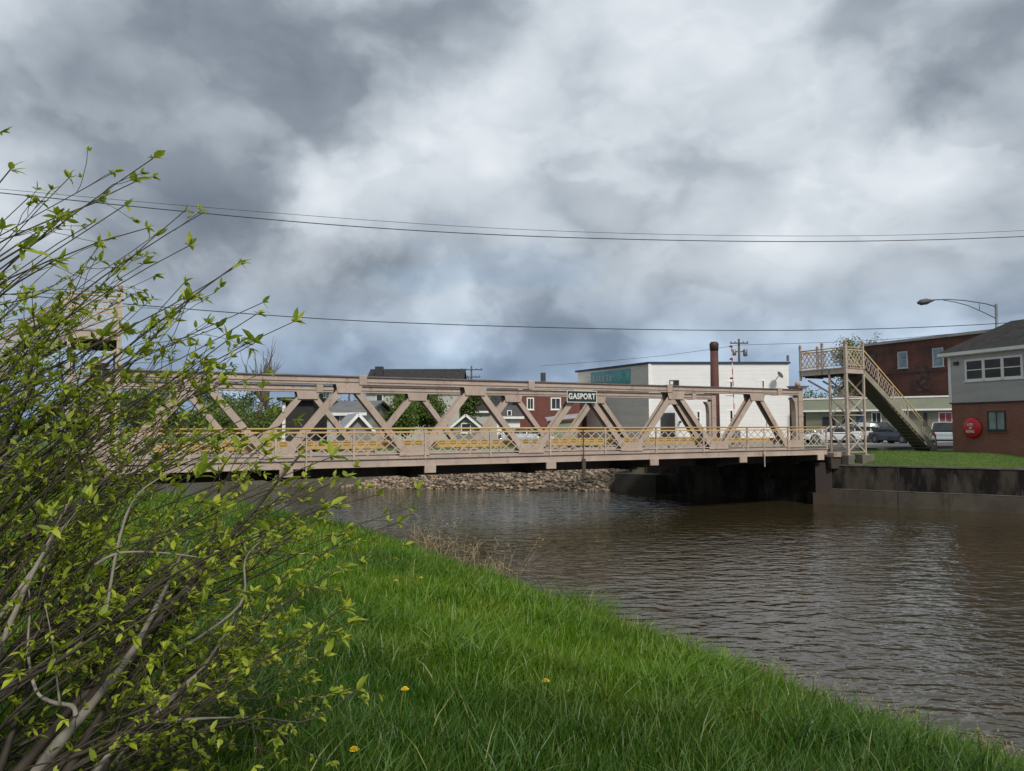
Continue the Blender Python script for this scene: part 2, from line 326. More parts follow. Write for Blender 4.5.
c_ = tmix(t, tmap(t, tnoise(t, 2.2, 5, .7), .5, .75), c_, (.09, .11, .025))
cd = tnode(t, 'ShaderNodeTexCoord'); sx = tnode(t, 'ShaderNodeSeparateXYZ'); t.links.new(cd.outputs['Object'], sx.inputs[0])
c_ = tmix(t, tmap(t, sx.outputs[2], 1.9, 1.2), c_, (.065, .055, .038))
t.links.new(c_, p.inputs['Base Color']); p.inputs['Roughness'].default_value = .95; tbump(t, p, tnoise(t, 5, 6, .7), .6, .06)
TURF = m
grid('ground', dens([(-3000, -400, 14), (-400, -60, 35), (-60, -16, 60), (-16, 32, 260), (32, 70, 50), (70, 400, 30), (400, 3000, 14)]),
     dens([(-600, -10, 20), (-10, 2, 20), (2, 64, 320), (64, 120, 40), (120, 400, 30), (400, 3500, 16)]), TURF, kind='structure', label='green grassy banks and land either side of the canal')

# water
m, t, p = newmat('brown_canal_water')
p.inputs['Base Color'].default_value = (.050, .036, .020, 1); p.inputs['Roughness'].default_value = .04; p.inputs['IOR'].default_value = 1.52
t.links.new(tmix(t, tmap(t, tnoise(t, .15, 3), .35, .65), (.040, .030, .014), (.030, .023, .011)), p.inputs['Base Color'])
a1 = tnoise(t, 3.6, 2, .42, stretch=(.62, 1.0, 1), dist=.3); a2 = tnoise(t, 1.5, 2, .5, stretch=(.6, 1.1, 1), dist=.3); a3 = tnoise(t, 11, 2, .5, stretch=(.7, 1, 1))
ad = tnode(t, 'ShaderNodeMath', operation='MULTIPLY_ADD'); t.links.new(a2, ad.inputs[0]); ad.inputs[1].default_value = 1.4; 
t.links.new(a1, ad.inputs[2])
ad2 = tnode(t, 'ShaderNodeMath', operation='MULTIPLY_ADD'); t.links.new(a3, ad2.inputs[0]); ad2.inputs[1].default_value = .16; t.links.new(ad.outputs[0], ad2.inputs[2])
gust = tmap(t, tnoise(t, .10, 3, stretch=(.5, 1, 1)), .35, .65, .45, 1.2)
b = tnode(t, 'ShaderNodeBump'); t.links.new(gust, b.inputs['Strength']); b.inputs['Distance'].default_value = .062
t.links.new(ad2.outputs[0], b.inputs['Height']); t.links.new(b.outputs[0], p.inputs['Normal'])
WATER = m
MB().add([(-500, -200, 0), (500, -200, 0), (500, 300, 0), (-500, 300, 0)], [(0, 1, 2, 3)]).build('water', WATER, props=dict(kind='structure', label='rippled brown canal water'))

# ------------------------------------------------------------ truss bridge
S = 2.76; KE0 = -1.2; KE1 = 11.2; A0 = KE0*S; A1 = KE1*S; WY = 6.8
br = empty('truss_bridge', (O2.x, O2.y, 0), BANG, 'long beige steel pony truss lift bridge with yellow rails spanning the canal', 'bridge')
def truss(y, face):          # face = -1: outer side towards the camera
    top = 6.18
    xs = [A0+.1] + [2.2*S, 5.0*S, 7.85*S, 10.6*S] + [A1-.1]
    for i in range(5):
        m_ = MB(); x0, x1 = xs[i]+.09, xs[i+1]-.09
        m_.m = 1; m_.box(x0, x1, y-.27, y+.27, top-.045, top)
        m_.m = 0; m_.box(x0, x1, y-.20, y+.20, top-.21, top-.045)
        m_.m = 2; m_.box(x0, x1, y-.255, y+.255, top-.245, top-.21)
        m_.m = 0; m_.box(x0, x1, y-.22, y+.22, top-.34, top-.247)
        m_.build('top_chord', [STEEL, TOPEDGE, STEEL_D], br)
        if i:
            MB().box(xs[i]-.16, xs[i]+.16, y-.285, y+.285, top-.36, top+.03).build('splice_plate', STEEL, br, bevel=.02)
    m_ = MB(); m_.box(A0, A1, y-.2, y+.2, 2.72, 2.98); m_.box(A0, A1, y-.26, y+.26, 2.69, 2.72); m_.build('bottom_chord', STEEL, br)
    for k in range(0, 11, 2):
        for sgn in (-1, 1):
            p = Vector((k*S+sgn*.20, y, 5.76)); q = Vector(((k+sgn)*S-sgn*.28, y, 3.02))
            if (k == 0 and sgn < 0) or (k == 10 and sgn > 0): q = Vector(((k+sgn*.82)*S, y, 3.02))
            m_ = MB(); dv = (q-p).normalized(); nn = Vector((dv.z, 0, -dv.x))
            for s2 in (-1, 1): m_.m = 0; o3 = Vector((0, s2*.165, 0)); m_.beam(p+o3, q+o3, .03, .26, up=nn)
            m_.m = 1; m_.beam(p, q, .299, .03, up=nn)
            m_.build('diagonal', [STEEL, STEEL_SHADE], br)
        for s2 in (-1, 1):
            g = MB(); yy = y+s2*.235; g.prof([(k*S-.54, 5.845), (k*S-.46, 5.50), (k*S+.46, 5.50), (k*S+.54, 5.845)], yy-.012, yy+.012)
            for q in range(5):
                for z in (5.58, 5.74): g.box(k*S-.42+q*.21-.012, k*S-.42+q*.21+.012, yy-.024, yy+.024, z-.012, z+.012)
            g.build('gusset_plate', STEEL, br)
    for k in [-1]+list(range(1, 10, 2))+[11]:
        for s2 in (-1, 1):
            g = MB(); yy = y+s2*.235; g.prof([(k*S-.66, 2.985), (k*S-.52, 3.38), (k*S+.52, 3.38), (k*S+.66, 2.985)], yy-.012, yy+.012); g.build('gusset_plate', STEEL, br)
    for x, sg in ((A0, 1), (A1, -1)):
        pm = MB(); pm.box(x-.17, x+.17, y-.20, y+.20, 2.3, 6.20)
        for z in (2.9, 3.8, 4.7, 5.5): pm.box(x-.19, x+.19, y-.22, y+.22, z, z+.06)
        po = pm.build('end_post', STEEL, br)
        MB().add([(x-.3, y-.32, 6.20), (x+.3, y-.32, 6.20), (x+.3, y+.32, 6.20), (x-.3, y+.32, 6.20), (x-.42, y-.42, 6.36), (x+.42, y-.42, 6.36), (x+.42, y+.42, 6.36), (x-.42, y+.42, 6.36)],
                 [(0, 3, 2, 1), (4, 5, 6, 7), (0, 1, 5, 4), (1, 2, 6, 5), (2, 3, 7, 6), (3, 0, 4, 7)]).build('post_cap', STEEL_D, po)
        MB().lathe([(.08, 0), (.14, .05), (.16, .12), (.12, .20), (.04, .24)], (x, y, 6.36)).build('finial', STEEL_D, po, smooth=True)
        kn = MB(); pts = [(x+sg*.62, 5.7), (x+sg*.42, 5.45), (x+sg*.36, 5.0), (x+sg*.36, 3.5), (x+sg*.52, 3.0), (x+sg*.2, 3.0), (x+sg*.2, 5.7)]
        kn.prof(pts if sg < 0 else pts[::-1], y-.15, y+.15); kn.build('end_strut', STEEL, br)
mat_f = mat('rusty_finial_paint', (.36, .22, .17), (.28, .17, .13), 4, .6)
truss(0, -1); truss(WY, 1)
B(A0, A1, .28, WY-.28, 2.62, 2.82).build('roadway_deck', ASPH, br)
for k in range(-1, 12, 2):
    x = k*S; m_ = MB(); m_.box(x-.16, x+.16, -.2, WY+.2, 2.15, 2.62); m_.box(x-.24, x+.24, -.3, WY+.3, 2.1, 2.15)
    m_.add([(x-.14, -1.85, 2.66), (x+.14, -1.85, 2.66), (x+.14, -1.85, 2.38), (x-.14, -1.85, 2.38), (x-.14, -.31, 2.66), (x+.14, -.31, 2.66), (x+.14, -.31, 2.2), (x-.14, -.31, 2.2)],
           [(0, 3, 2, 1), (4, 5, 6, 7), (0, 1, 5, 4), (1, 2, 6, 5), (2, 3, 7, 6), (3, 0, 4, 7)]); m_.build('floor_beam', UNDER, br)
    e_ = MB(); e_.box(x-.24, x+.24, -1.93, -1.852, 2.36, 2.66); e_.build('bracket_end', STEEL, br, bevel=.01)
for y in (1.4, 3.4, 5.4):
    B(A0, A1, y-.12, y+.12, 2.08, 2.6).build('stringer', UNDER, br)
# walkway outside the near truss
wk = MB(); n_ = int((A1-A0)/.2)
wk.box(A0, A1, -1.80, -.28, 2.84, 2.89); wk.build('walkway_deck', STEEL_D, br)
fm = MB(); fm.box(A0, A1, -1.85, -1.80, 2.665, 2.93); fm.box(A0, A1, -1.92, -1.80, 2.93, 2.955); fm.box(A0, A1, -1.91, -1.80, 2.64, 2.665)
fo = fm.build('fascia_beam', STEEL, br)
fm = MB(); fm.box(A0, A1, -1.3, -1.22, 2.62, 2.838); fm.build('walkway_joist', UNDER, br)
BARW = .040
MIDY = mat('faded_orange_rail_paint', (.50, .33, .13), (.42, .29, .15), 2, .5)
def railing(x0, x1, y, z0, parent, n, htop=1.15, rail=YELLOW, pm=RAIL, pr=.035, cell=.40, ends=(True, True), lattice=True, mid=None):
    L_ = (x1-x0)/n
    for i in range(n+1):
        if (i == 0 and not ends[0]) or (i == n and not ends[1]): continue
        x = x0+i*L_; q = MB(); q.box(x-pr, x+pr, y-pr, y+pr, z0-.1, z0+htop-.03); q.box(x-pr*1.5, x+pr*1.5, y-pr*1.6, y+pr*1.6, z0-.05, z0+.02)
        q.build('rail_post', pm, parent)
    MB().tube([(x0, y, z0+htop), (x1, y, z0+htop)], .034, 8).build('handrail', rail, parent, smooth=True)
    q = MB(); q.box(x0, x1, y-.03, y+.03, z0+htop-.165, z0+htop-.105); q.build('middle_rail', mid or pm, parent)
    q = MB(); q.box(x0, x1, y-.02, y+.02, z0+.16, z0+.20); q.build('bottom_rail', pm, parent)
    if not lattice: return
    for i in range(n):
        a = x0+i*L_+pr; b_ = x0+(i+1)*L_-pr; nc = max(2, round((b_-a)/cell)); w = (b_-a)/nc; z1 = z0+.20; z2 = z0+htop-.165; h = (z2-z1)/2; q = MB()
        for c in range(nc):
            for r_ in range(2):
                xa, xb, za, zb = a+c*w, a+(c+1)*w, z1+r_*h, z1+(r_+1)*h
                q.beam((xa, y-.008, za), (xb, y-.008, zb), .008, BARW, up=(-(zb-za), 0, xb-xa)); q.beam((xa, y+.008, zb), (xb, y+.008, za), .008, BARW, up=((zb-za), 0, xb-xa))
        q.build('lattice_panel', pm, parent)
railing(A0, A0+12*S+.4*S, -1.83, 2.95, br, 12, 1.14, cell=.50, mid=MIDY)
OCHRE = mat('worn_ochre_paint', (.44, .28, .065), (.36, .23, .07), 1.2, .5, .1, stain=((.26, .19, .12), 1.5))
def guard(y):
    g = MB()
    for dz, ww in ((0, .05), (.11, .02), (.22, .05)): g.box(A0+.4, A1-.4, y-ww, y+ww, 3.28+dz*.75, 3.28+dz*.75+.07)
    g.box(A0+.4, A1-.4, y-.022, y+.022, 3.29, 3.50); g.build('guard_rail', OCHRE, br)
    x = A0+.6
    while x < A1-.5: B(x-.05, x+.05, y-.015, y+.06, 2.82, 3.285).build('guard_rail_bracket', STEEL_D, br); x += 2.3
guard(.42); guard(WY-.42)
# kick lattice seen below the guard rail on the far truss
for xx, zb in ((1.25*S, 2.28), (9.5*S, 2.12)):
    q = MB(); q.tube([(xx, -1.97, zb), (xx, -1.97, 4.05)], .03, 6); q.box(xx-.05, xx+.05, -2.0, -1.85, 2.7, 2.8); q.build('conduit_pipe', RAIL, br)
q = MB(); q.tube([(5.58*S, -1.98, 1.9), (5.58*S, -1.98, 4.05)], .025, 6); q.box(5.58*S-.09, 5.58*S+.09, -2.01, -1.96, 2.0, 2.75); q.build('depth_gauge', UNDER, br)

# name sign
def textmesh(txt, size, ext, mt, parent, name='lettering', font_x=1.0, bold=.0):
    cu = bpy.data.curves.new(name, 'FONT'); cu.body = txt; cu.size = size; cu.extrude = ext; cu.align_x = 'CENTER'; cu.align_y = 'CENTER'; cu.offset = bold; cu.space_character = 1.12
    to = bpy.data.objects.new(name+'_tmp', cu); col.objects.link(to); dg = bpy.context.evaluated_depsgraph_get(); dg.update()
    me = bpy.data.meshes.new_from_object(to.evaluated_get(dg)); bpy.data.objects.remove(to)
    o = bpy.data.objects.new(name, me); col.objects.link(o); me.materials.clear(); me.materials.append(mt); o.parent = parent; o.rotation_euler = (math.pi/2, 0, 0); o.scale = (font_x, 1, 1); return o
SIGNW = mat('sign_white_paint', (.62, .61, .58), (.52, .51, .48), 4, .5)
SIGNG = mat('sign_dark_green_paint', (.010, .022, .020), (.014, .030, .026), 4, .4)
sc_ = BW(5.98*S-.10, -.34, 5.53); sg_ = empty('name_sign', sc_, BANG, 'black rectangular sign with white letters GASPORT on the bridge top chord', 'sign')
B(-.80, .80, -.02, .02, -.27, .27).build('sign_panel', SIGNG, sg_)
q = MB(); q.box(-.82, .82, -.035, -.021, .245, .275); q.box(-.82, .82, -.035, -.021, -.275, -.245); q.box(-.82, -.79, -.035, -.021, -.245, .245); q.box(.79, .82, -.035, -.021, -.245, .245); q.build('sign_border', SIGNW, sg_)
tm = textmesh('GASPORT', .36, .006, SIGNW, sg_, bold=.012, font_x=.86); tm.location = (0, -.03, .0)

# ------------------------------------------------------------ stair towers
mat_olive = mat('olive_grey_stringer_paint', (.26, .24, .18), (.20, .185, .14), 2, .6, .1)
def tower(loc, rz, label, dirs):
    r_ = empty('stair_tower', loc, rz, label, 'stair tower', 'pedestrian stair towers at the bridge ends')
    # local: x along bridge away from it, y as bridge frame; platform from y=-2.36 to y=.6, x 0..1.4
    y0, y1, yb = -2.36, .64, -1.32; fz = 7.26
    for x, y in ((0, y0), (1.4, y0), (0, yb), (1.4, yb)):
        zb = 2.25
        lg = MB(); lw = .07 if (x, y) == (0, y0) else .05; lg.box(x-lw, x+lw, y-lw, y+lw, zb+.35, fz-.02); lg.box(x-.13, x+.13, y-.13, y+.13, zb+.33, zb+.37); lg.build('leg', CREAM, r_)
    for x, y, bx, by in ((0, y0, .24, .24), (1.5, y0+.1, .5, .4), (0, yb, .45, .45), (1.5, yb, .4, .4)):
        B(x-bx, x+bx, y-by if y == yb else y-.22, y+by if y == yb else y+.22, 2.11, 2.62 if bx != .24 else 2.60).build('footing', CONC_T, r_, bevel=.02)
    def lace(p0, p1, n):
        q = MB(); z0, z1 = 2.75, 6.7; h = (z1-z0)/n
        for i in range(n):
            a = Vector((*p0, z0+i*h)); b_ = Vector((*p1, z0+(i+1)*h)); c = Vector((*p1, z0+i*h)); d = Vector((*p0, z0+(i+1)*h))
            if i % 2 == 0: q.beam(a, b_, .05, .07)
            else: q.beam(c, d, .05, .07)
            if i in (0, n-1): q.beam(c, d, .045, .065)
            q.beam(a, c, .05, .05)
        q.build('lacing', CREAM, r_)
    lace((0, y0), (1.4, y0), 4); lace((0, y0), (0, yb), 4); lace((0, yb), (1.4, yb), 4); lace((1.4, y0), (1.4, yb), 4)
    pl = MB(); pl.m = 0; pl.box(-.05, 1.45, y0-.05, y1+.05, fz-.30, fz-.04); pl.m = 1; pl.box(-.08, 1.48, y0-.08, y1+.08, fz-.04, fz+.02); pl.m = 2; pl.box(.06, 1.34, y0+.06, y1-.06, fz-.34, fz-.302)
    for yy in (y0+.5, yb, -.4, .3): pl.box(0, 1.4, yy-.05, yy+.05, fz-.42, fz-.342)
    pl.build('platform', [CREAM, STEEL_D, UNDER], r_)
    q = MB(); q.beam((.1, yb, 5.9), (.1, .2, 6.7), .07, .09); q.beam((1.3, yb, 5.9), (1.3, .2, 6.7), .07, .09); q.build('cantilever_brace', CREAM, r_)
    # railings around the platform
    def seg(p, q_, n):
        dx = Vector(q_)-Vector(p); ln = dx.length; sub = empty('railing', (p[0], p[1], 0), math.atan2(dx.y, dx.x)); sub.parent = r_
        railing(0, ln, 0, fz-.03, sub, n, 1.14, rail=YELLOW, pm=CREAM, pr=.03, cell=.27, ends=(False, n > 1))
    seg((0, y1), (0, y0), 2); seg((0, y0), (1.4, y0), 1); seg((1.4, -.0), (1.4, y1), 1); seg((1.4, y1), (0, y1), 1)
    for x, y in ((0, y0), (1.4, y0), (0, y1), (1.4, y1), (0, -.86)):
        big = (x, y) == (0, y0)
        q = MB(); s_ = .075 if big else .05; q.box(x-s_, x+s_, y-s_, y+s_, fz-.55 if (x, y) == (0, y1) else fz-.3, fz+1.32)
        q.box(x-s_*1.4, x+s_*1.4, y-s_*1.4, y+s_*1.4, fz+1.28, fz+1.33)
        fp = q.build('newel_post', CREAM, r_)
        MB().lathe([(.03, 0), (.075, .04), (.08, .1), (.03, .17)], (x, y, fz+1.33), 10).build('finial', mat_f, fp, smooth=True)
    # stairs
    run, gz = 6.2, 2.60; x0 = 1.42
    for y in (y0+.02, yb):
        q = MB(); q.beam((x0-.1, y, fz-.12), (x0+run, y, gz+.10), .06, .30); q.build('stringer', mat_olive, r_)
        h0 = fz+1.05; q = MB(); q.tube([(x0, y, h0), (x0+run-.1, y, gz+1.05), (x0+run+.02, y, gz+.3)], .036, 8); q.build('handrail', YELLOW, r_, smooth=True)
        q = MB(); nb = 30
        for i in range(nb):
            xa = x0+run*i/nb; xb = x0+run*(i+1)/nb; za = fz+.12+(gz-fz)*i/nb+.05; zb = fz+.12+(gz-fz)*(i+1)/nb+.05
            if i < 17 or i > 24:
                q.beam((xa, y-.008, za), (xb, y-.008, zb+.62), .008, .03); q.beam((xa, y+.008, za+.62), (xb, y+.008, zb), .008, .03)
        q.beam((x0, y, h0-.24), (x0+run, y, gz+.81), .02, .04)
        for i in range(6):
            f_ = i/5; xx = x0+run*f_*.99; zz_ = fz+(gz-fz)*f_; q.box(xx-.025, xx+.025, y-.025, y+.025, zz_, zz_+1.02)
        q.build('stair_railing', RAIL, r_)
    nst = 24
    q = MB()
    for i in range(nst):
        x = x0+run*(i+.5)/nst; z = fz-.05+(gz-fz)*(i+.5)/nst; q.m = 0; q.box(x-.15, x+.13, y0+.05, yb-.03, z-.03, z); q.m = 1; q.box(x-.155, x-.135, y0+.05, yb-.03, z-.001-.19, z-.031)
    q.build('treads', [UNDER, TREAD], r_)
    q = MB(); q.beam((x0-.05, (y0+yb)/2, fz-.32), (x0+run-.25, (y0+yb)/2, gz-.06), yb-y0-.1, .05); q.build('soffit_panel', TREAD, r_)
    B(x0+run-.35, x0+run+.25, y0-.1, yb+.1, 2.3, gz+.01).build('stair_landing', CONC, r_)
    return r_
TREAD = mat('dark_green_grey_riser', (.075, .06, .045), (.10, .082, .062), 3, .8, .2)
A_T = A1+1.0
tower(BW(A_T, 0, 0), BANG, 'cream lattice stair tower beside the grey and brick canal building', 1)
tl = tower(BW(A0+.65, 0, 0), BANG, 'cream lattice stair tower mostly hidden behind the leafy shrub', -1)
tl.scale = (-1, 1, 1)

# ------------------------------------------------------------ canal walls, abutments
def offs(P, Q, d):           # offset a segment to its right-hand side
    v = Vector((Q[0]-P[0], Q[1]-P[1])).normalized(); n = Vector((-v.y, v.x)); return (P[0]+n.x*d, P[1]+n.y*d), (Q[0]+n.x*d, Q[1]+n.y*d)
wp = [(16.9, 41.1), (24.0, 36.2), (60, 15.5), (120, -17)]
cw = empty('canal_wall', (16.9, 41.1, 0), 0, 'long dark stained concrete canal wall with a lower ledge below the lawn', 'wall')
lo = MB(); upm = MB(); cp = MB(); le = MB()
def wallpiece(mb, P, Q, d0, d1, z0, z1):
    a, b_ = offs(P, Q, d0); c, d = offs(P, Q, d1); o_ = (16.9, 41.1)
    mb.prism([(x-o_[0], y-o_[1]) for x, y in (a, b_, d, c)], z0, z1)
for P, Q in zip(wp[:-1], wp[1:]):
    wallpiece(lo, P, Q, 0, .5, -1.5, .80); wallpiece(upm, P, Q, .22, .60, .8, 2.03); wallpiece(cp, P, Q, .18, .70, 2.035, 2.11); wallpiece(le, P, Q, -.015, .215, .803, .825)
for P, Q in zip(wp[:-1], wp[1:]):
    v = Vector(Q)-Vector(P); ln = v.length; v.normalize(); d_ = 3.2
    while d_ < min(ln-.5, 30):
        jt = MB(); a_ = (P[0]+v.x*d_, P[1]+v.y*d_); b2_ = (P[0]+v.x*(d_+.05), P[1]+v.y*(d_+.05)); wallpiece(jt, a_, b2_, .205, .25, .83, 2.02); wallpiece(jt, a_, b2_, -.012, .05, -.5, .79); jt.build('expansion_joint', BLACK, cw); d_ += 5.4
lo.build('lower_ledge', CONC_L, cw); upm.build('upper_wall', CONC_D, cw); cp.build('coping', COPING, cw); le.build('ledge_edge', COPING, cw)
ab = empty('bridge_abutment', (16.9, 41.1, 0), 0, 'black shadowed stone abutment under the right end of the bridge', 'abutment')
q = MB(); P, Q = (8.6, 50.2), (16.9, 41.1); wallpiece(q, P, Q, 0.05, 1.2, -1.5, 1.2); wallpiece(q, P, Q, .3, 1.2, 1.2, 2.55); q.build('abutment_wall', CONC_D, ab)  # black concrete here paints in the shadow below the deck
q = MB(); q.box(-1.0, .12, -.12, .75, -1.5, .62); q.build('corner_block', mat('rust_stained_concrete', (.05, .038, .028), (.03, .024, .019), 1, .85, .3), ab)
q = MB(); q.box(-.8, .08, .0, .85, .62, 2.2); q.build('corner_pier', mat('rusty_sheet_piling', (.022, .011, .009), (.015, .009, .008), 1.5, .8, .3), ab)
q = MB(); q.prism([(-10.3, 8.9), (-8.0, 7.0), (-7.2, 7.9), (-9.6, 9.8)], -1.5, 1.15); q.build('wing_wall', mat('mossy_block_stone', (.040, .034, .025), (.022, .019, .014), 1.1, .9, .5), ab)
q = MB(); fr = BW(A1+.15, 0, 0); 
b2 = empty('concrete_abutment', BW(A1, 0, 0), BANG, 'pale concrete bridge seat at the right end of the bridge deck', 'bridge seat')
B(.0, 1.2, -2.1, WY+.6, 1.9, 2.5).build('seat_slab', CONC_D, b2); B(.12, .7, -2.2, -1.2, 2.5, 2.75).build('bearing_block', STEEL_D, b2, bevel=.02)
b3 = empty('concrete_abutment', BW(A0, 0, 0), BANG, 'concrete abutment block at the left end of the bridge behind the shrub', 'bridge seat')
B(-1.5, .0, -2.3, WY+.8, -1.5, 2.5).build('seat_slab', CONC_D, b3)

# ------------------------------------------------------------ road and paving
q = MB(); a, b_, c, d = BW(A1, .2, 2.86), BW(A1+150, .2, 2.86), BW(A1+150, WY-.2, 2.86), BW(A1, WY-.2, 2.86); q.add([a, b_, c, d, a-Vector((0, 0, .4)), b_-Vector((0, 0, .4)), c-Vector((0, 0, .4)), d-Vector((0, 0, .4))], [(0, 1, 2, 3), (0, 4, 5, 1), (3, 2, 6, 7), (0, 3, 7, 4)])
q.build('road', ASPH, props=dict(kind='structure'))
q = MB(); a, b_, c, d = BW(A0-120, .2, 2.80), BW(A0, .2, 2.80), BW(A0, WY-.2, 2.80), BW(A0-120, WY-.2, 2.80); q.add([a, b_, c, d, a-Vector((0, 0, .5)), b_-Vector((0, 0, .5)), c-Vector((0, 0, .5)), d-Vector((0, 0, .5))], [(0, 1, 2, 3), (0, 4, 5, 1), (3, 2, 6, 7), (0, 3, 7, 4)])
q.build('road', ASPH, props=dict(kind='structure'))
q = MB(); pts = [WZ(868, 47.5, 2.735), WZ(1040, 52, 2.735), WZ(1100, 90, 2.735), WZ(800, 80, 2.735), WZ(838, 55, 2.735)]
q.add(pts, [(0, 1, 2, 3, 4)]).build('parking_lot', PAVE, props=dict(kind='structure'))

q = MB(); q.add([WZ(555, 58, 2.725), WZ(800, 56, 2.725), WZ(798, 84, 2.725), WZ(520, 100, 2.725), WZ(505, 80, 2.725)], [(0, 1, 2, 3, 4)]).build('gravel_yard', mat('grey_gravel', (.24, .225, .205), (.17, .16, .145), 1.5, .95, .3), props=dict(kind='structure'))
# rubble bank under the far side of the bridge
def ico(sub=1):
    import bmesh
    bm = bmesh.new(); bmesh.ops.create_icosphere(bm, subdivisions=sub, radius=1); v = np.array([x.co[:] for x in bm.verts]); f = np.array([[y.index for y in x.verts] for x in bm.faces]); bm.free(); return v, f
iv, if_ = ico(1)
RUB = leafmat('pale_rubble_stone', (.38, .29, .20), (.07, .05, .034), 0.0)
def rubble(n, d0, d1, s0, s1):
    x_ = rng.uniform(-19, 9.2, n); base = np.stack([x_, np.interp(x_, [-20, -8, 0, 8.6], [58, 53, 51.5, 50.2])], 1); nrm = np.array([.22, .975]); dd = d0+(d1-d0)*rng.random(n)**1.1*np.clip((x_+13)/14, .06, 1)
    xy = base+nrm*dd[:, None]; s = s0+(s1-s0)*rng.random(n)**2; z = ground_z(xy[:, 0], xy[:, 1])+s*.25
    rot = rng.random(n)*6.28; V = iv[None]*(1+.9*(rng.random((n, len(iv), 1))-.5)); V = V*np.stack([s*(.8+.6*rng.random(n)), s*(.7+.5*rng.random(n)), s*(.4+.35*rng.random(n))], 1)[:, None]
    x = V[..., 0]*np.cos(rot)[:, None]-V[..., 1]*np.sin(rot)[:, None]; y = V[..., 0]*np.sin(rot)[:, None]+V[..., 1]*np.cos(rot)[:, None]
    co = np.stack([x+xy[:, :1], y+xy[:, 1:2], V[..., 2]+z[:, None]], 2).reshape(-1, 3); fc = (if_[None]+np.arange(n)[:, None, None]*len(iv)).reshape(-1, 3); return co, fc
co, fc = rubble(9000, -.5, 5.0, .035, .19)
npmesh('rubble', co, fc, RUB, kind='stuff', label='pale broken rubble stones along the far waterline under the bridge', cat='rubble')

# ------------------------------------------------------------ buildings
def house_root(name, px, Y, z, rz, label, cat='building'):
    return empty(name, WZ(px, Y, z), rz, label, cat)
def window(par, x0, x1, y, z0, z1, fr=.07, glass=GLASS, frame=WHITE, bars=(0, 1), out=-1, depth=.05, sill=True):
    # in the plane y, facing out (-1 = towards -y)
    q = MB(); ya, yb = (y-depth, y+.02) if out < 0 else (y-.02, y+depth)
    q.box(x0-fr, x0, ya, yb, z0-fr, z1+fr); q.box(x1, x1+fr, ya, yb, z0-fr, z1+fr); q.box(x0, x1, ya, yb, z1, z1+fr); q.box(x0, x1, ya, yb, z0-fr, z0)
    yc, ye = (y-depth*.7, y-.005) if out < 0 else (y+.005, y+depth*.7)
    for i in range(bars[0]): xx = x0+(x1-x0)*(i+1)/(bars[0]+1); q.box(xx-.025, xx+.025, yc, ye, z0, z1)
    for i in range(bars[1]): zz_ = z0+(z1-z0)*(i+1)/(bars[1]+1); q.box(x0, x1, yc+.003, ye-.003, zz_-.025, zz_+.025)
    if sill: q.box(x0-fr*1.6, x1+fr*1.6, ya-.04 if out < 0 else ya, yb if out < 0 else yb+.04, z0-fr-.06, z0-fr-.002)
    w = q.build('window', frame, par)
    B(x0, x1, y-.012 if out < 0 else y+.002, y-.002 if out < 0 else y+.012, z0, z1).build('pane', glass, w); return w
# canal operators' building
fd = Vector((.323, -.946)); bt = house_root('canal_building', 952.5, 42.9, 0, math.atan2(fd.y, fd.x), 'two storey canal house, brown brick below grey siding with dark hip roof', 'building')
# local: x runs towards the camera along the visible face, visible face at y=0 facing -y; depth goes +y
LX = 6.6; DY = 6.0
B(0, LX, 0, DY, 2.2, 5.38).build('brick_wall', BRK, bt)
B(-.06, LX+.06, -.06, DY+.06, 5.383, 7.98).build('siding_wall', LGSIDE, bt)
B(-.08, LX+.08, -.08, DY+.08, 5.34, 5.40).build('drip_strip', BLACK, bt)
B(-.09, .09, -.085, .05, 5.42, 7.95).build('corner_trim', WHITE, bt)
ov = .42; q = MB(); q.m = 0; q.box(-ov, LX+ov, -ov, DY+ov, 7.98, 8.02)
q.m = 1; q.add([(-ov-.05, -ov-.05, 8.18), (LX+ov+.05, -ov-.05, 8.18), (LX+ov+.05, DY+ov+.05, 8.18), (-ov-.05, DY+ov+.05, 8.18), (1.35, DY/2, 9.95), (LX-1.35, DY/2, 9.95)],
       [(0, 1, 5, 4), (1, 2, 5), (2, 3, 4, 5), (3, 0, 4), (0, 3, 2, 1)])
q.build('roof', [WHITE, DARKROOF], bt)
q = MB(); q.box(-ov-.03, LX+ov+.03, -ov-.03, -ov+.02, 8.0, 8.18); q.box(-ov-.03, -ov+.02, -ov+.02, DY+ov, 8.0, 8.18); q.build('fascia', WHITE, bt)
xw = [.98, 2.33, 3.68]
for i, x in enumerate((1.10, 2.19, 3.28)):
    window(bt, x, x+.93, -.06, 6.66, 7.62, .11, GLASS, WHITE, (0, 1))
w = window(bt, 2.25, 3.15, 0, 3.95, 4.85, .06, GLASSP, mat('dark_green_window_frame', (.03, .035, .03), None, 3, .5), (1, 0))
B(2.1, 3.3, -.05, .0, 3.75, 3.86).build('brick_sill', BRK, bt)
q = MB(); q.box(.33, .60, -.2, -.065, 7.48, 7.66); q.build('flood_light', BLACK, bt, bevel=.02)
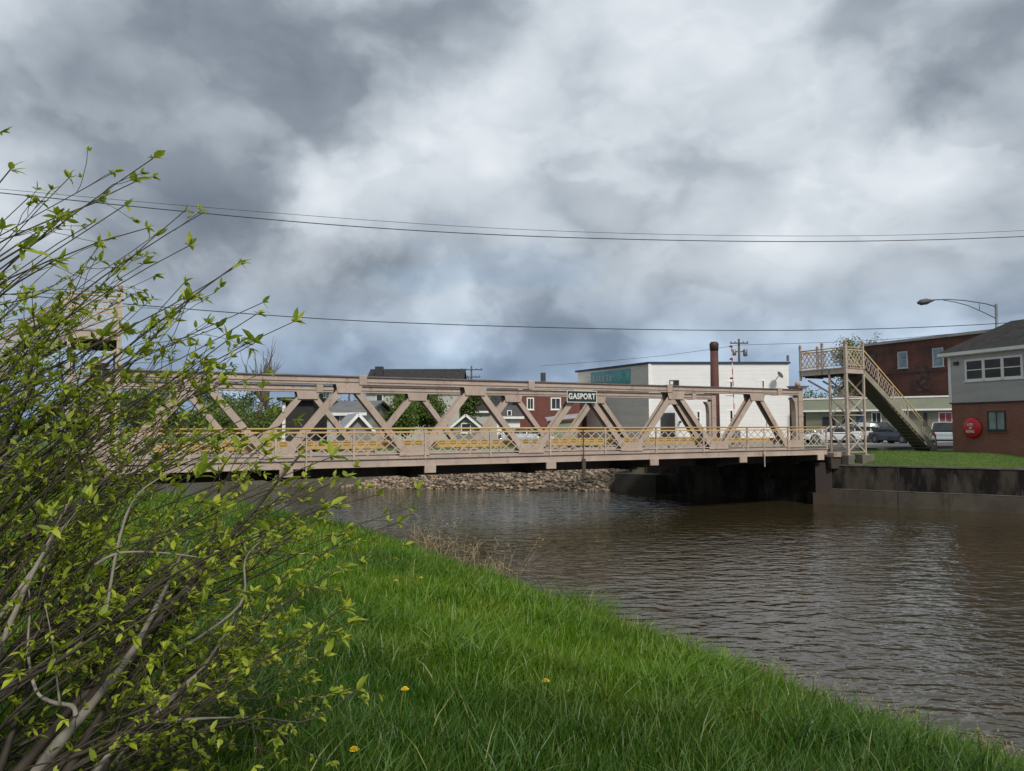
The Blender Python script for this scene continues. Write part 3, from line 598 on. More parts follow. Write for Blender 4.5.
# red life ring cabinet
lr = empty('life_ring_cabinet', bt.matrix_world @ Vector((0, 0, 0)), bt.rotation_euler.z, 'round red life ring cabinet mounted on the brown brick wall', 'life ring box')
lr.location = Vector(bt.location) + Vector((fd.x*1.3, fd.y*1.3, 0)) + Vector((fd.y*.0, 0, 4.02))
q = MB(); q.lathe([(.5, 0), (.56, .05), (.56, .09), (.48, .16), (.28, .20), (.02, .21)], n=32); ro = q.build('cabinet_shell', RED, lr, smooth=True); ro.rotation_euler = (math.pi/2, 0, 0); ro.location = (0, -.005, 0)
for tx, z in (('LIFE', .17), ('RING', -.20)):
    o_ = textmesh(tx, .20, .004, SIGNW, lr, bold=.008); o_.location = (0, -.232, z)
q = MB(); q.lathe([(.075, 0), (.06, .02)], n=16); o_ = q.build('white_emblem', SIGNW, lr); o_.rotation_euler = (math.pi/2, 0, 0); o_.location = (0, -.215, -.01)

# white commercial building
fA, fB = WZ(650.5, 80, 0), WZ(790, 80.5, 0); bA = WZ(578, 92, 0)
wb = empty('warehouse', (fA.x, fA.y, 0), 0, 'tall white sided commercial building with grey left side behind the bridge', 'building')
wdx = fB.x-fA.x; lx, ly = bA.x-fA.x, bA.y-fA.y
q = MB(); vs = [(0, 0, 2.4), (wdx, .5, 2.4), (wdx-6, ly+.5, 2.4), (lx, ly, 2.4), (0, 0, 10.70), (wdx, .5, 10.70), (wdx-6, ly+.5, 10.70), (lx, ly, 10.70)]
q.m = 0; q.add(vs, [(0, 1, 5, 4), (4, 5, 6, 7), (1, 2, 6, 5), (2, 3, 7, 6)]); q.m = 1; q.add([vs[3], vs[0], vs[4], vs[7]], [(0, 1, 2, 3)]); q.build('wall', [WSIDE, GSIDE], wb)
q = MB(); NAVY = mat('dark_blue_roof_edge', (.03, .045, .08), (.04, .055, .09), 2, .5)
q.add([(-.15, -.15, 10.71), (wdx+.15, .35, 10.71), (wdx-5.9, ly+.7, 10.71), (lx-.3, ly+.1, 10.71), (-.15, -.15, 10.93), (wdx+.15, .35, 10.93), (wdx-5.9, ly+.7, 10.93), (lx-.3, ly+.1, 10.93)], [(0, 1, 5, 4), (1, 2, 6, 5), (2, 3, 7, 6), (3, 0, 4, 7), (4, 5, 6, 7)]); q.build('roof_edge', NAVY, wb)
q = MB(); q.beam((-.02, -.06, 2.5), (-.02, -.06, 10.70), .28, .12, up=(0, 1, 0)); q.build('corner_trim', WHITE, wb)
def wx(px, Y=80): return WZ(px, Y, 0).x-fA.x
def wz(py, Y=80): return W(650, py, Y).z
for a, b_, c, d in ((671, 679, 381, 388), (728.5, 733.5, 382, 394), (761, 766, 381, 394), (695, 700, 412, 424), (728, 733.5, 411, 428), (764, 768.5, 410, 428)):
    window(wb, wx(a), wx(b_), .02+.5*(a-650)/140, wz(d), wz(c), .09, GLASS, BLACK if a < 680 else WHITE, (0, 1))
B(wx(661), wx(675), -.1, .12, 2.6, wz(413)).build('loading_door', BLACK, wb)
q = MB(); q.tube([(wx(680), -.3, wz(422)), (wx(680), .02, wz(422))], .12, 10); q.build('vent', BLACK, wb)
# mural on the grey side
sd_ = Vector((lx, ly, 0)).normalized(); sn = Vector((-sd_.y, sd_.x, 0)); 
if sn.y > 0: sn = -sn
Ls = Vector((lx, ly, 0)).length
def sp(f, z, o=.06): v = sd_*(Ls*f)+sn*o; return (v.x, v.y, z)
m, t, p = newmat('teal_mural_paint'); cd = tnode(t, 'ShaderNodeTexCoord'); s = tnode(t, 'ShaderNodeSeparateXYZ'); t.links.new(cd.outputs['Object'], s.inputs[0])
c_ = tmix(t, tmap(t, s.outputs[2], 8.7, 9.9), (.012, .13, .085), (.10, .30, .34)); nn_ = tnoise(t, 1.1, 5, .65)
c_ = tmix(t, tmap(t, nn_, .5, .6), c_, (.03, .22, .19)); c_ = tmix(t, tmap(t, tnoise(t, 2.4, 5, .7, stretch=(1, 1, 1.6)), .60, .66), c_, (.42, .32, .32))
t.links.new(c_, p.inputs['Base Color']); p.inputs['Roughness'].default_value = .6
q = MB(); q.add([sp(.24, 8.15), sp(.79, 8.15), sp(.79, 10.45), sp(.24, 10.45), sp(.24, 8.15, .01), sp(.79, 8.15, .01), sp(.79, 10.45, .01), sp(.24, 10.45, .01)], [(0, 1, 2, 3), (0, 4, 5, 1), (1, 5, 6, 2), (2, 6, 7, 3), (3, 7, 4, 0)]); mu = q.build('mural_board', m, wb)
PINK = mat('faded_pink_paint', (.45, .33, .33), (.35, .25, .26), 4, .6)
q = MB()
for i, f in enumerate((.765, .72, .675, .62, .565, .52)):       # blurred, unreadable lettering strokes
    z0, z1 = 9.35-.02*i, 10.05; q.add([sp(f, z0, .075), sp(f-.010, z0, .075), sp(f-.026, z1, .075), sp(f-.014, z1, .075)], [(0, 1, 2, 3)]); q.add([sp(f-.022, z0, .078), sp(f-.033, z0, .078), sp(f-.020, z1, .078), sp(f-.009, z1, .078)], [(0, 1, 2, 3)])
q.build('mural_strokes', PINK, mu)
q = MB(); q.add([sp(.22, 4.2), sp(.30, 4.2), sp(.30, 5.5), sp(.22, 5.5)], [(0, 1, 2, 3)])
q = MB(); f0, f1 = .86, .93
q.add([sp(f0, 3.9), sp(f1, 3.9), sp(f1, 5.4), sp((f0+f1)/2, 5.8), sp(f0, 5.4)], [(0, 1, 2, 3, 4)]); q.build('arched_window', GLASS, wb)
# satellite dish
q = MB(); dc = (wx(779), -.55, wz(376)); q.tube([(dc[0]-.3, .1, dc[2]-.6), (dc[0], -.35, dc[2])], .04, 6); o_ = q.build('dish_arm', GALV, wb)
q = MB(); q.lathe([(.02, 0), (.25, .03), (.38, .08), (.4, .1), (.37, .09)], n=18); o_ = q.build('satellite_dish', mat('dark_dish_paint', (.06, .06, .065)), wb, smooth=True); o_.location = dc; o_.rotation_euler = (R(60), 0, R(35))
q = MB(); q.tube([(wdx-.1, .4, 11.0), (wdx-.1, .4, 11.6)], .14, 8); q.build('roof_vent', GALV, wb)
# meter box left of the front
# brick smokestack
st = WZ(715.5, 73, 2.4); q = MB()
ch = empty('smokestack', st, 0, 'tall round rust brown chimney stack in front of the white building', 'chimney')
q.tube([(0, 0, 0), (0, 0, W(715, 343.5, 73).z-2.4)], [.44, .37], 16); q.build('flue', mat('rust_brown_stack', (.10, .032, .022), (.065, .024, .018), 1.4, .8, .3, stain=((.16, .06, .035), 1.5)), ch, smooth=True)
zt = W(715, 343.5, 73).z-2.4; q = MB(); q.tube([(0, 0, zt-.7), (0, 0, zt-.05), (0, 0, zt), (0, 0, zt+.15)], [.40, .44, .42, .30], 16); q.build('cap', mat('dark_stack_cap', (.045, .02, .016)), ch, smooth=True)

# brick building at the right
def slabface(p0, p1): return Vector((p1.x-p0.x, p1.y-p0.y, 0))
L0 = WZ(866, 88, 0); L1 = WZ(1000, 74.5, 0); v_ = slabface(L0, L1); LB = v_.length
bb = empty('brick_building', L0, math.atan2(v_.y, v_.x), 'large old dark red brick building behind the stair tower', 'building')
zt = W(870, 346.5, 88).z
q = MB(); q.box(0, LB+14, 0, 16, 2.4, zt); q.build('wall', BRK2, bb)
q = MB(); q.box(-.2, LB+14.2, -.22, 16.2, zt, zt+.28); q.build('cornice', mat('pale_stone_cornice', (.32, .31, .29), (.24, .23, .22), 1, .7), bb)
def bbx(px):
    # intersect pixel column with the face line
    d = ray(px, 400); s_ = d.x/d.y; k_ = (s_*L0.y-L0.x)/(v_.x-s_*v_.y); return k_*LB, L0.y+k_*v_.y
for a, b_, c, d in ((900, 908, 353, 367.5), (935, 944, 349.5, 366)):
    x0, Y_ = bbx(a); x1, _ = bbx(b_); window(bb, x0, x1, 0, W(a, d, Y_).z, W(a, c, Y_).z, .12, glassm('pale_sky_glass', (.10, .13, .15), .1), mat('grey_window_frame', (.38, .40, .42)), (0, 1))
for a, b_, c, d in ((868, 877, 355, 366),):
    x0, Y_ = bbx(a); x1, _ = bbx(b_); window(bb, x0, x1, 0, W(a, d, Y_).z, W(a, c, Y_).z, .08, GLASS, BLACK, (0, 1))
x0, Y_ = bbx(872); x1, _ = bbx(990); q = MB(); q.box(x0, x1, -.06, .0, W(900, 372, 83).z-.12, W(900, 372, 83).z); q.build('string_course', mat('dark_string_course', (.05, .03, .025)), bb)
x0, Y_ = bbx(917); x1, _ = bbx(930); q = MB(); q.box(x0, x1, -.02, .0, W(922, 391, 82).z, W(922, 366, 82).z); q.build('faded_painted_sign', mat('faded_wall_sign', (.035, .022, .018), (.12, .06, .045), 1.6, .8, lo=.45, hi=.6), bb)

# sage green low building
L0 = WZ(806, 79, 0); L1 = WZ(962, 72, 0); v_ = slabface(L0, L1); LB = v_.length
gb = empty('shop_building', L0, math.atan2(v_.y, v_.x), 'low sage green shop building with white trim behind the parked cars', 'building')
B(0, LB+5, 0, 6.5, 2.4, 5.75).build('wall', GRNSIDE, gb)
B(-.3, LB+5, -.55, 6.5, 5.75, 6.85).build('fascia_band', mat('sage_fascia_metal', (.26, .275, .20), (.22, .235, .17), .8, .6), gb)
q = MB(); q.box(-.33, LB+5, -.60, -.45, 6.853, 7.0); q.box(-.33, LB+5, -.60, -.552, 5.62, 5.78); q.build('trim', WHITE, gb)
for a, b_, c, d, fm_, gl in ((857, 864.5, 414, 428, BLACK, glassm('blue_poster_glass', (.03, .07, .16), .2)), (939, 951, 413, 427, WHITE, glassm('red_poster_glass', (.16, .04, .04), .2)), (872, 880, 413, 437, WHITE, GLASS), (823, 834, 418, 430, BLACK, GLASS), (843, 850, 416, 430, BLACK, GLASS)):
    x0, Y_ = bbx(a); x1, _ = bbx(b_); window(gb, x0, x1, 0, W(a, d, Y_).z, W(a, c, Y_).z, .1, gl, fm_, (1, 0))
x0, Y_ = bbx(929); q = MB(); q.box(x0-.5, x0-.2, -.06, 0, 4.2, 5.4); q.build('shutter', BLACK, gb)
q = MB(); q.box(-6.5, -.2, 1.0, 6, 2.4, 7.2); bq = q.build('brick_annex', BRK2, gb)

# gable houses
def gable(name, px0, px1, Y, ze, zr, label, wall=HSIDE, roof=DARKROOF, axis='x', depth=8, rz=0, wins=(), chim=None, ov=.4):
    a, b_ = WZ(px0, Y, 0), WZ(px1, Y, 0); w = b_.x-a.x
    r_ = empty(name, (a.x+w/2, Y+depth/2, 0), rz, label, 'house'); hw, hd = w/2, depth/2
    q = MB()
    if axis == 'x':   # ridge along x
        q.prism([(-hw, -hd), (hw, -hd), (hw, hd), (-hw, hd)], 2.3, ze); q.add([(-hw, -hd, ze), (-hw, hd, ze), (-hw, 0, zr-.1)], [(0, 2, 1)]); q.add([(hw, -hd, ze), (hw, hd, ze), (hw, 0, zr-.1)], [(0, 1, 2)])
        q.build('wall', wall, r_)
        q = MB(); sl = (zr-ze)/hd
        for s2 in (-1, 1):
            e_ = s2*(hd+ov); ze2 = ze-ov*sl; v = [(-hw-ov, e_, ze2), (hw+ov, e_, ze2), (hw+ov, 0, zr), (-hw-ov, 0, zr)]; v2 = [(x, y, z+.14) for x, y, z in v]
            q.add(v+v2, [(0, 1, 2, 3), (4, 7, 6, 5), (0, 4, 5, 1), (1, 5, 6, 2), (3, 2, 6, 7), (0, 3, 7, 4)])
        ro = q.build('roof', roof, r_); B(-hw-ov, hw+ov, -hd-ov-.05, -hd-ov, ze-ov*sl-.08, ze-ov*sl+.15).build('gutter', WHITE, r_)
    else:
        q.prism([(-hw, -hd), (hw, -hd), (hw, hd), (-hw, hd)], 2.3, ze); q.add([(-hw, -hd, ze), (hw, -hd, ze), (0, -hd, zr-.1)], [(0, 1, 2)]); q.add([(-hw, hd, ze), (hw, hd, ze), (0, hd, zr-.1)], [(0, 2, 1)])
        q.build('wall', wall, r_); q = MB(); sl = (zr-ze)/hw
        for s2 in (-1, 1):
            e_ = s2*(hw+ov); ze2 = ze-ov*sl; v = [(e_, -hd-ov, ze2), (e_, hd+ov, ze2), (0, hd+ov, zr), (0, -hd-ov, zr)]; v2 = [(x, y, z+.14) for x, y, z in v]
            q.add(v+v2, [(0, 1, 2, 3), (4, 7, 6, 5), (0, 4, 5, 1), (1, 5, 6, 2), (3, 2, 6, 7), (0, 3, 7, 4)])
        ro = q.build('roof', roof, r_)
        q = MB()
        for s2 in (-1, 1): q.beam((s2*(hw+ov), -hd-ov-.03, ze-ov*sl+.03), (0, -hd-ov-.03, zr+.03), .05, .2)
        q.build('rake_trim', WHITE, r_)
    for a_, b2_, c, d in wins:
        x0 = WZ(a_, Y, 0).x-(a.x+w/2); x1 = WZ(b2_, Y, 0).x-(a.x+w/2); window(r_, x0, x1, -hd, W(a_, d, Y).z, W(a_, c, Y).z, .08)
    if chim:
        cx, cy, z0, z1 = chim; B(cx-.4, cx+.4, cy-.4, cy+.4, z0, z1).build('chimney', BLACK, ro)
    return r_
def Z(py, Y, px=450): return W(px, py, Y).z
gable('long_house', 366, 459, 78, Z(389, 78), Z(372.5, 86), 'off white long house with dark gable roof and black chimney', HSIDE, DARKROOF, 'x', 9, 0, ((376.5, 382, 395, 408), (386, 391, 415, 422), (410, 414, 396, 405)), (-3.9, -1.5, Z(380, 84), Z(368, 83)))
gable('low_house', 333, 371, 62, Z(413, 62), Z(402, 66), 'low pale house with a grey metal roof left of the long house', HSIDE, mat('dull_grey_roof', (.16, .16, .165), (.11, .11, .115), 1, .7), 'x', 8, R(-8), ((341, 346, 416, 424), (356, 361, 416, 424)))
gable('white_shed', 334, 357, 56, Z(427, 56), Z(414.5, 56), 'small grey shed with a pale gable roof seen over the handrail', TAN, TINROOF, 'y', 5, R(20))
gable('wide_roof_house', 462, 524, 90, Z(411, 90), Z(390, 97), 'house with a broad dark roof and white gutter left of the red brick building', HSIDE, DARKROOF, 'x', 14, 0, ((503, 506, 414, 421),))
gable('gable_cottage', 451, 481, 68, Z(428, 68), Z(415.5, 68), 'small tan cottage with white trimmed gable facing the canal', TAN, GREYROOF, 'y', 8, 0, ((462, 470, 424, 432),))
gable('white_cottage', 497, 520, 74, Z(417, 74), Z(407, 78), 'small white cottage with grey roof beside the brick building', WHITE, GREYROOF, 'x', 7, 0, ((508, 511, 411, 420),))
# dark garage
g0 = WZ(298, 62, 0); dg_ = empty('garage', g0, 0, 'dark open garage with a flat roof and a white corner post among the trees', 'garage')
q = MB(); q.box(-1.3, 1.2, 0, 5, 2.4, Z(400, 62)); q.build('wall', mat('near_black_boards', (.018, .017, .016), (.028, .026, .024), 2, .9), dg_)
q = MB(); q.box(-1.6, 1.5, -.5, 5.3, Z(400, 62), Z(397, 62)); q.build('roof', DARKROOF, dg_); B(-1.25, -1.0, -.1, .0, 2.4, Z(402, 62)).build('corner_post', WHITE, dg_)
# red brick building in the middle
r0, r1 = WZ(520, 88, 0), WZ(580, 88, 0); w = r1.x-r0.x
rb = empty('red_brick_building', (r0.x, 88, 0), 0, 'red brick two storey building with white windows left of the white building', 'building')
zt = Z(391, 88); B(0, w, 0, 12, 2.4, zt).build('wall', BRK3, rb); B(-.2, w+.2, -.25, 12.2, zt, Z(388.5, 88)).build('cornice', WHITE, rb)
for a, b_, c, d in ((552, 560, 399, 409), (528, 533, 399, 409)):
    window(rb, WZ(a, 88, 0).x-r0.x, WZ(b_, 88, 0).x-r0.x, 0, Z(d, 88), Z(c, 88), .13, GLASS, WHITE, (1, 0))
q = MB(); q.box(2.5, 3.1, 3, 3.6, zt, Z(373, 91)); q.build('chimney', BLACK, rb)
rl = empty('lean_to', WZ(566, 80, 0), 0, 'low pale green lean-to with a light sloping roof in front of the brick building', 'building')
q = MB(); q.box(-1.6, 1.2, 0, 5, 2.4, Z(421, 80)); q.build('wall', mat('pale_green_wall', (.20, .22, .16)), rl); q = MB(); q.add([(-2, -.5, Z(420, 80)), (1.6, -.5, Z(416.5, 80)), (1.6, 5, Z(413, 80)), (-2, 5, Z(417, 80)), (-2, -.5, Z(421.5, 80)), (1.6, -.5, Z(418, 80)), (1.6, 5, Z(414.5, 80)), (-2, 5, Z(418.5, 80))], [(0, 1, 2, 3), (0, 4, 5, 1), (1, 5, 6, 2), (3, 2, 6, 7), (0, 3, 7, 4), (4, 7, 6, 5)]); q.build('roof', TINROOF, rl)

# ------------------------------------------------------------ poles, lamp, gate, cables
def upole(px, Y, ytop, label, arms=((0, 1.1),), trans=False, r=.13):
    zt = W(px, ytop, Y).z; r_ = empty('utility_pole', WZ(px, Y, 2.4), 0, label, 'utility pole', 'wooden utility poles in the village')
    q = MB(); q.tube([(0, 0, 0), (0, 0, zt-2.4)], [r*1.3, r*.85], 10); q.build('pole', WOODP, r_, smooth=True)
    for dz, hw in arms:
        q = MB(); q.box(-hw, hw, -.2, -.09, zt-2.4-.6-dz, zt-2.4-.45-dz)
        for f in (-.9, -.45, .45, .9): q.box(f*hw-.04, f*hw+.04, -.18, -.1, zt-2.4-.45-dz, zt-2.4-.28-dz)
        q.build('crossarm', WOODP, r_)
    if trans:
        q = MB(); q.lathe([(.22, 0), (.26, .1), (.26, .75), (.2, .85)], (.75, 0, zt-2.4-2.1), 12); q.lathe([(.22, 0), (.26, .1), (.26, .6), (.2, .7)], (-.6, 0, zt-2.4-2.0), 12); q.box(-.7, .8, -.05, .05, zt-2.4-1.6, zt-2.4-1.45); q.build('transformer', GALV, r_, smooth=True)
upole(740.5, 93, 339, 'utility pole with transformers behind the white building roof', ((0, 1.1),), True, .15)
upole(471.5, 105, 366, 'thin utility pole with a crossarm left of the sign', ((0, 1.5), (1.0, 1.2)))
upole(349, 110, 390, 'utility pole seen under the top chord left of the long house', ((0, 1.3),))
# gate arm
gt = WZ(735, 60, 0); ga = empty('barrier_gate', (gt.x, gt.y, 2.8), 0, 'raised red and white striped barrier arm at the far bridge approach', 'barrier gate')
m, t, p = newmat('red_white_stripes'); cd = tnode(t, 'ShaderNodeTexCoord'); s = tnode(t, 'ShaderNodeSeparateXYZ'); t.links.new(cd.outputs['Object'], s.inputs[0])
a_ = tnode(t, 'ShaderNodeMath', operation='DIVIDE'); t.links.new(s.outputs[2], a_.inputs[0]); a_.inputs[1].default_value = .9; f_ = tnode(t, 'ShaderNodeMath', operation='FRACT'); t.links.new(a_.outputs[0], f_.inputs[0])
g_ = tnode(t, 'ShaderNodeMath', operation='GREATER_THAN'); t.links.new(f_.outputs[0], g_.inputs[0]); g_.inputs[1].default_value = .5
t.links.new(tmix(t, g_.outputs[0], (.40, .03, .03), (.65, .62, .60)), p.inputs['Base Color'])
hh = W(733, 345, 60).z-2.8; q = MB(); q.beam((.0, 0, .9), (-.15, 0, hh), .05, .10, up=(0, 1, 0)); q.build('arm', m, ga)
q = MB()
for z in (hh-.1, hh-1.1, hh-2.6): q.box(-.3, -.08, -.06, .06, z-.08, z+.06)
q.build('arm_lamp', mat('dark_red_lamp', (.12, .015, .015)), ga); B(-.25, .35, -.25, .25, -.3, 1.1).build('gate_cabinet', GALV, ga, bevel=.02)
# street lamp
lp = W(997, 331, 50); zt = W(997, 304, 50).z; sl = empty('street_lamp', (lp.x, 50, 2.5), 0, 'tall grey street lamp with a long curved double arm above the dark roof', 'street lamp')
q = MB(); q.tube([(0, 0, 0), (0, 0, zt-2.5)], [.13, .085], 12); q.build('pole', GALV, sl, smooth=True)
def sp_(px, py): v = W(px, py, 50); return (v.x-lp.x, 0, v.z-2.5)
q = MB(); q.tube([sp_(997, 307), sp_(985, 303.5), sp_(965, 300.5), sp_(948, 299.3), sp_(932, 300)], .035, 8); q.tube([sp_(997, 319), sp_(985, 313), sp_(968, 305.5), sp_(955, 302), sp_(943, 300)], .028, 8); q.tube([sp_(979.5, 302.5), sp_(979.5, 310.3)], .02, 6); q.build('arm', mat('dull_blue_grey_metal', (.10, .11, .14), (.08, .085, .11), 3, .45, 0, .6), sl, smooth=True)
h0, h1 = Vector(sp_(934, 300.3)), Vector(sp_(917.5, 303)); q = MB(); n_ = 8
q.tube([h0.lerp(h1, f) for f in (0, .2, .45, .8, 1)], [.05, .10, .20, .19, .07], 12)
q.build('lamp_head', mat('dark_lamp_housing', (.05, .055, .065)), sl, smooth=True)
# cables
def cable(pts, r=.012, lab='', Y0=30):
    q = MB(); P = [Vector(p) for p in pts]; out = []
    for i in range(len(P)-1):
        p0 = P[max(i-1, 0)]; p1 = P[i]; p2 = P[i+1]; p3 = P[min(i+2, len(P)-1)]
        for k in range(10):
            t_ = k/10; out.append(.5*((2*p1)+(-p0+p2)*t_+(2*p0-5*p1+4*p2-p3)*t_*t_+(-p0+3*p1-3*p2+p3)*t_**3))
    out.append(P[-1]); q.tube(out, r, 5); q.build('overhead_cable', CABLE, smooth=True, props=dict(label=lab, cat='cable', group='overhead cables crossing the sky'))
CABLE = mat('black_cable', (.015, .015, .017))
cable([W(-200, 170, 34), W(190, 206, 36), W(512, 229, 38), W(800, 236, 40), W(1024, 230.5, 42), W(1250, 215, 44)], .011, 'upper thin cable of the high pair across the sky')
cable([W(-200, 172, 30), W(190, 212, 32), W(400, 229.5, 34), W(600, 238.5, 36), W(820, 241.5, 38), W(1024, 236.5, 40), W(1250, 223, 42)], .020, 'thicker lower cable of the high pair across the sky')
cable([W(-100, 285, 33), W(265, 315, 36), W(450, 324.5, 38), W(650, 329.5, 40), W(820, 330, 42), W(980, 324.5, 44), W(1150, 312, 46)], .021, 'dark cable running low across the sky above the white building')
cable([W(740, 345, 92.8), W(650, 357, 105), W(540, 366, 120)], .022, 'faint distant cable from the pole towards the red brick building')
cable([W(740, 345, 92.8), W(860, 341, 84), W(960, 333, 78), W(1060, 322, 72)], .022, 'faint distant cable from the pole towards the brick building')

# ------------------------------------------------------------ vehicles
def car(name, loc, rz, paint, label, kind='suv', group='cars parked by the sage green shop'):
    # local: x = length (front at +x), y = width
    r_ = empty(name, loc, rz, label, {'suv': 'car', 'sedan': 'car', 'van': 'van'}[kind], group)
    H = {'suv': 1.72, 'sedan': 1.42, 'van': 1.78}[kind]; Ln = {'suv': 4.6, 'sedan': 4.6, 'van': 5.0}[kind]; hw = .92; bl = .98 if kind != 'sedan' else .90
    f, b_ = Ln/2, -Ln/2
    def shell(secs):     # secs: (x, zlow, zhigh, halfw_low, halfw_high)
        q = MB(); n = len(secs); vs = []
        for x, z0, z1, w0, w1 in secs: vs += [(x, -w0, z0), (x, -w0*1.0, z0+(z1-z0)*.55), (x, -w1, z1), (x, w1, z1), (x, w0, z0+(z1-z0)*.55), (x, w0, z0)]
        fs = [(i*6+j, (i+1)*6+j, (i+1)*6+(j+1) % 6, i*6+(j+1) % 6) for i in range(n-1) for j in range(6)]+[tuple(range(6)), tuple((n-1)*6+j for j in range(5, -1, -1))]
        return q.add(vs, fs)
    hood = bl if kind != 'van' else bl+.05
    body = shell([(b_, .42, bl-.12, hw-.12, hw-.16), (b_+.12, .3, bl, hw-.02, hw-.08), (b_+1, .24, bl+.02, hw, hw-.06), (f-1.5, .24, bl, hw, hw-.06), (f-1.0, .26, hood-.06, hw, hw-.1), (f-.25, .28, hood-.18, hw-.04, hw-.16), (f, .36, hood-.32, hw-.16, hw-.24)]).build('body', paint, r_, smooth=False, bevel=.05)
    if kind == 'sedan': sec = [(b_+.55, bl-.02, bl+.03, hw-.1, hw-.12), (b_+1.35, bl-.02, H-.06, hw-.09, hw-.25), (-.1, bl-.02, H, hw-.09, hw-.23), (f-2.15, bl-.02, H-.05, hw-.09, hw-.25), (f-1.35, bl-.04, bl-.0, hw-.1, hw-.14)]
    else: sec = [(b_+.06, bl-.02, bl+.08, hw-.1, hw-.12), (b_+.38, bl-.02, H-.10, hw-.09, hw-.24), (b_+.9, bl-.02, H-.02, hw-.09, hw-.22), (-.1, bl-.02, H, hw-.09, hw-.22), (f-2.0, bl-.02, H-.05, hw-.09, hw-.24), (f-(1.2 if kind == 'suv' else .95), bl-.06, bl-.02, hw-.1, hw-.14)]
    shell(sec).build('cabin_glass', GLASS, r_)
    q = MB(); k0 = 1; k1 = len(sec)-2
    for i in range(k0, k1):
        xa, _, za, _, wa = sec[i]; xb, _, zb, _, wb_ = sec[i+1]; q.add([(xa, -wa-.015, za+.0), (xb, -wb_-.015, zb), (xb, wb_+.015, zb), (xa, wa+.015, za), (xa, -wa-.03, za-.06), (xb, -wb_-.03, zb-.06), (xb, wb_+.03, zb-.06), (xa, wa+.03, za-.06), (xa, 0, za+.035), (xb, 0, zb+.035)], [(0, 1, 9, 8), (8, 9, 2, 3), (0, 4, 5, 1), (3, 2, 6, 7)])
    for sgn in (-1, 1):
        for i in ([0, k1-1, k1] if kind == 'sedan' else [0, 2, 3, k1]):
            xa, z0, za, w0, wa = sec[i]; xb, z0b, zb, w0b, wb_ = sec[min(i+1, len(sec)-1)]
            if i in (0, k1): q.beam((xa, sgn*(wa+.01), za), (xb, sgn*(wb_+.01), zb), .06, .07)
            else: q.beam((xa, sgn*(wa+.012), za-.02), (xa, sgn*(w0+.02), bl), .05, .09, up=(1, 0, 0))
    q.build('roof_frame', paint, r_)
    tyre = mat_t; rimm = GALV
    for x in (b_+.85, f-.9):
        for sgn in (-1, 1):
            w = MB(); w.tube([(x, sgn*(hw-.2), .34), (x, sgn*(hw+.01), .34)], .34, 20); wo_ = w.build('wheel', tyre, r_, bevel=.02)
            w = MB(); w.tube([(x, sgn*(hw-.0), .34), (x, sgn*(hw+.03), .34)], .2, 12); w.build('rim', rimm, wo_)
            a = MB(); a.tube([(x, sgn*(hw-.25), .36), (x, sgn*(hw+.004), .36)], .41, 20); a.build('wheel_arch', BLACK, r_)
    for sgn in (-1, 1):
        h_ = B(f-.17, f-.04, sgn*.62-.2, sgn*.62+.2, hood-.44, hood-.26).build('headlight', HEADL, r_, bevel=.03)
        B(b_-.005, b_+.13, sgn*.68-.1, sgn*.68+.1, bl-.32, bl-.04).build('tail_light', TAILL, r_, bevel=.02)
        B(f-1.5, f-1.35, sgn*(hw+.08)-.08, sgn*(hw+.08)+.08, bl+.0, bl+.14).build('mirror', paint, r_, bevel=.03)
    B(f-.10, f+.005, -.40, .40, .52, .68).build('grille', BLACK, r_); q = MB(); q.box(f-.12, f+.05, -.78, .78, .34, .5); q.build('bumper', paint, r_, bevel=.04); q = MB(); q.box(b_-.06, b_+.1, -.8, .8, .36, .54); q.build('bumper', paint, r_, bevel=.04)
    return r_
mat_t = mat('tyre_rubber', (.02, .02, .02), (.03, .03, .03)); HEADL = mat('headlight_lens', (.55, .56, .56), (.45, .46, .46), 4, .15); TAILL = mat('red_lens', (.25, .01, .01), None, 4, .2)
def paint(name, c):
    m_ = mat(name, c, tuple(x*.93 for x in c), 1.5, .28); m_.node_tree.nodes['Principled BSDF'].inputs['Coat Weight'].default_value = .6; return m_
gz = 2.74
car('parked_car', WZ(829, 66, gz), R(175), paint('white_car_paint', (.46, .47, .48)), 'white sedan parked left of the cream tower legs', 'sedan')
car('parked_car', WZ(851, 68, gz), R(170), paint('white_pearl_paint', (.42, .42, .42)), 'white hatchback partly hidden behind the cream tower legs', 'suv')
car('parked_car', WZ(897, 63, gz), R(-72), paint('dark_blue_car_paint', (.018, .024, .05)), 'dark blue car parked nose out under the stairs', 'sedan')
car('parked_pickup', WZ(876, 69, gz), R(-80), paint('black_car_paint', (.012, .014, .018)), 'tall black vehicle parked behind the tower stairs', 'van')
car('parked_car', WZ(945, 60, gz), R(58), paint('silver_car_paint', (.36, .40, .42)), 'silver estate car parked beside the brick canal house', 'suv')
car('parked_car', WZ(526, 66, 2.7), R(10), paint('pale_blue_car_paint', (.35, .42, .50)), 'pale blue car parked below the red brick building', 'sedan')

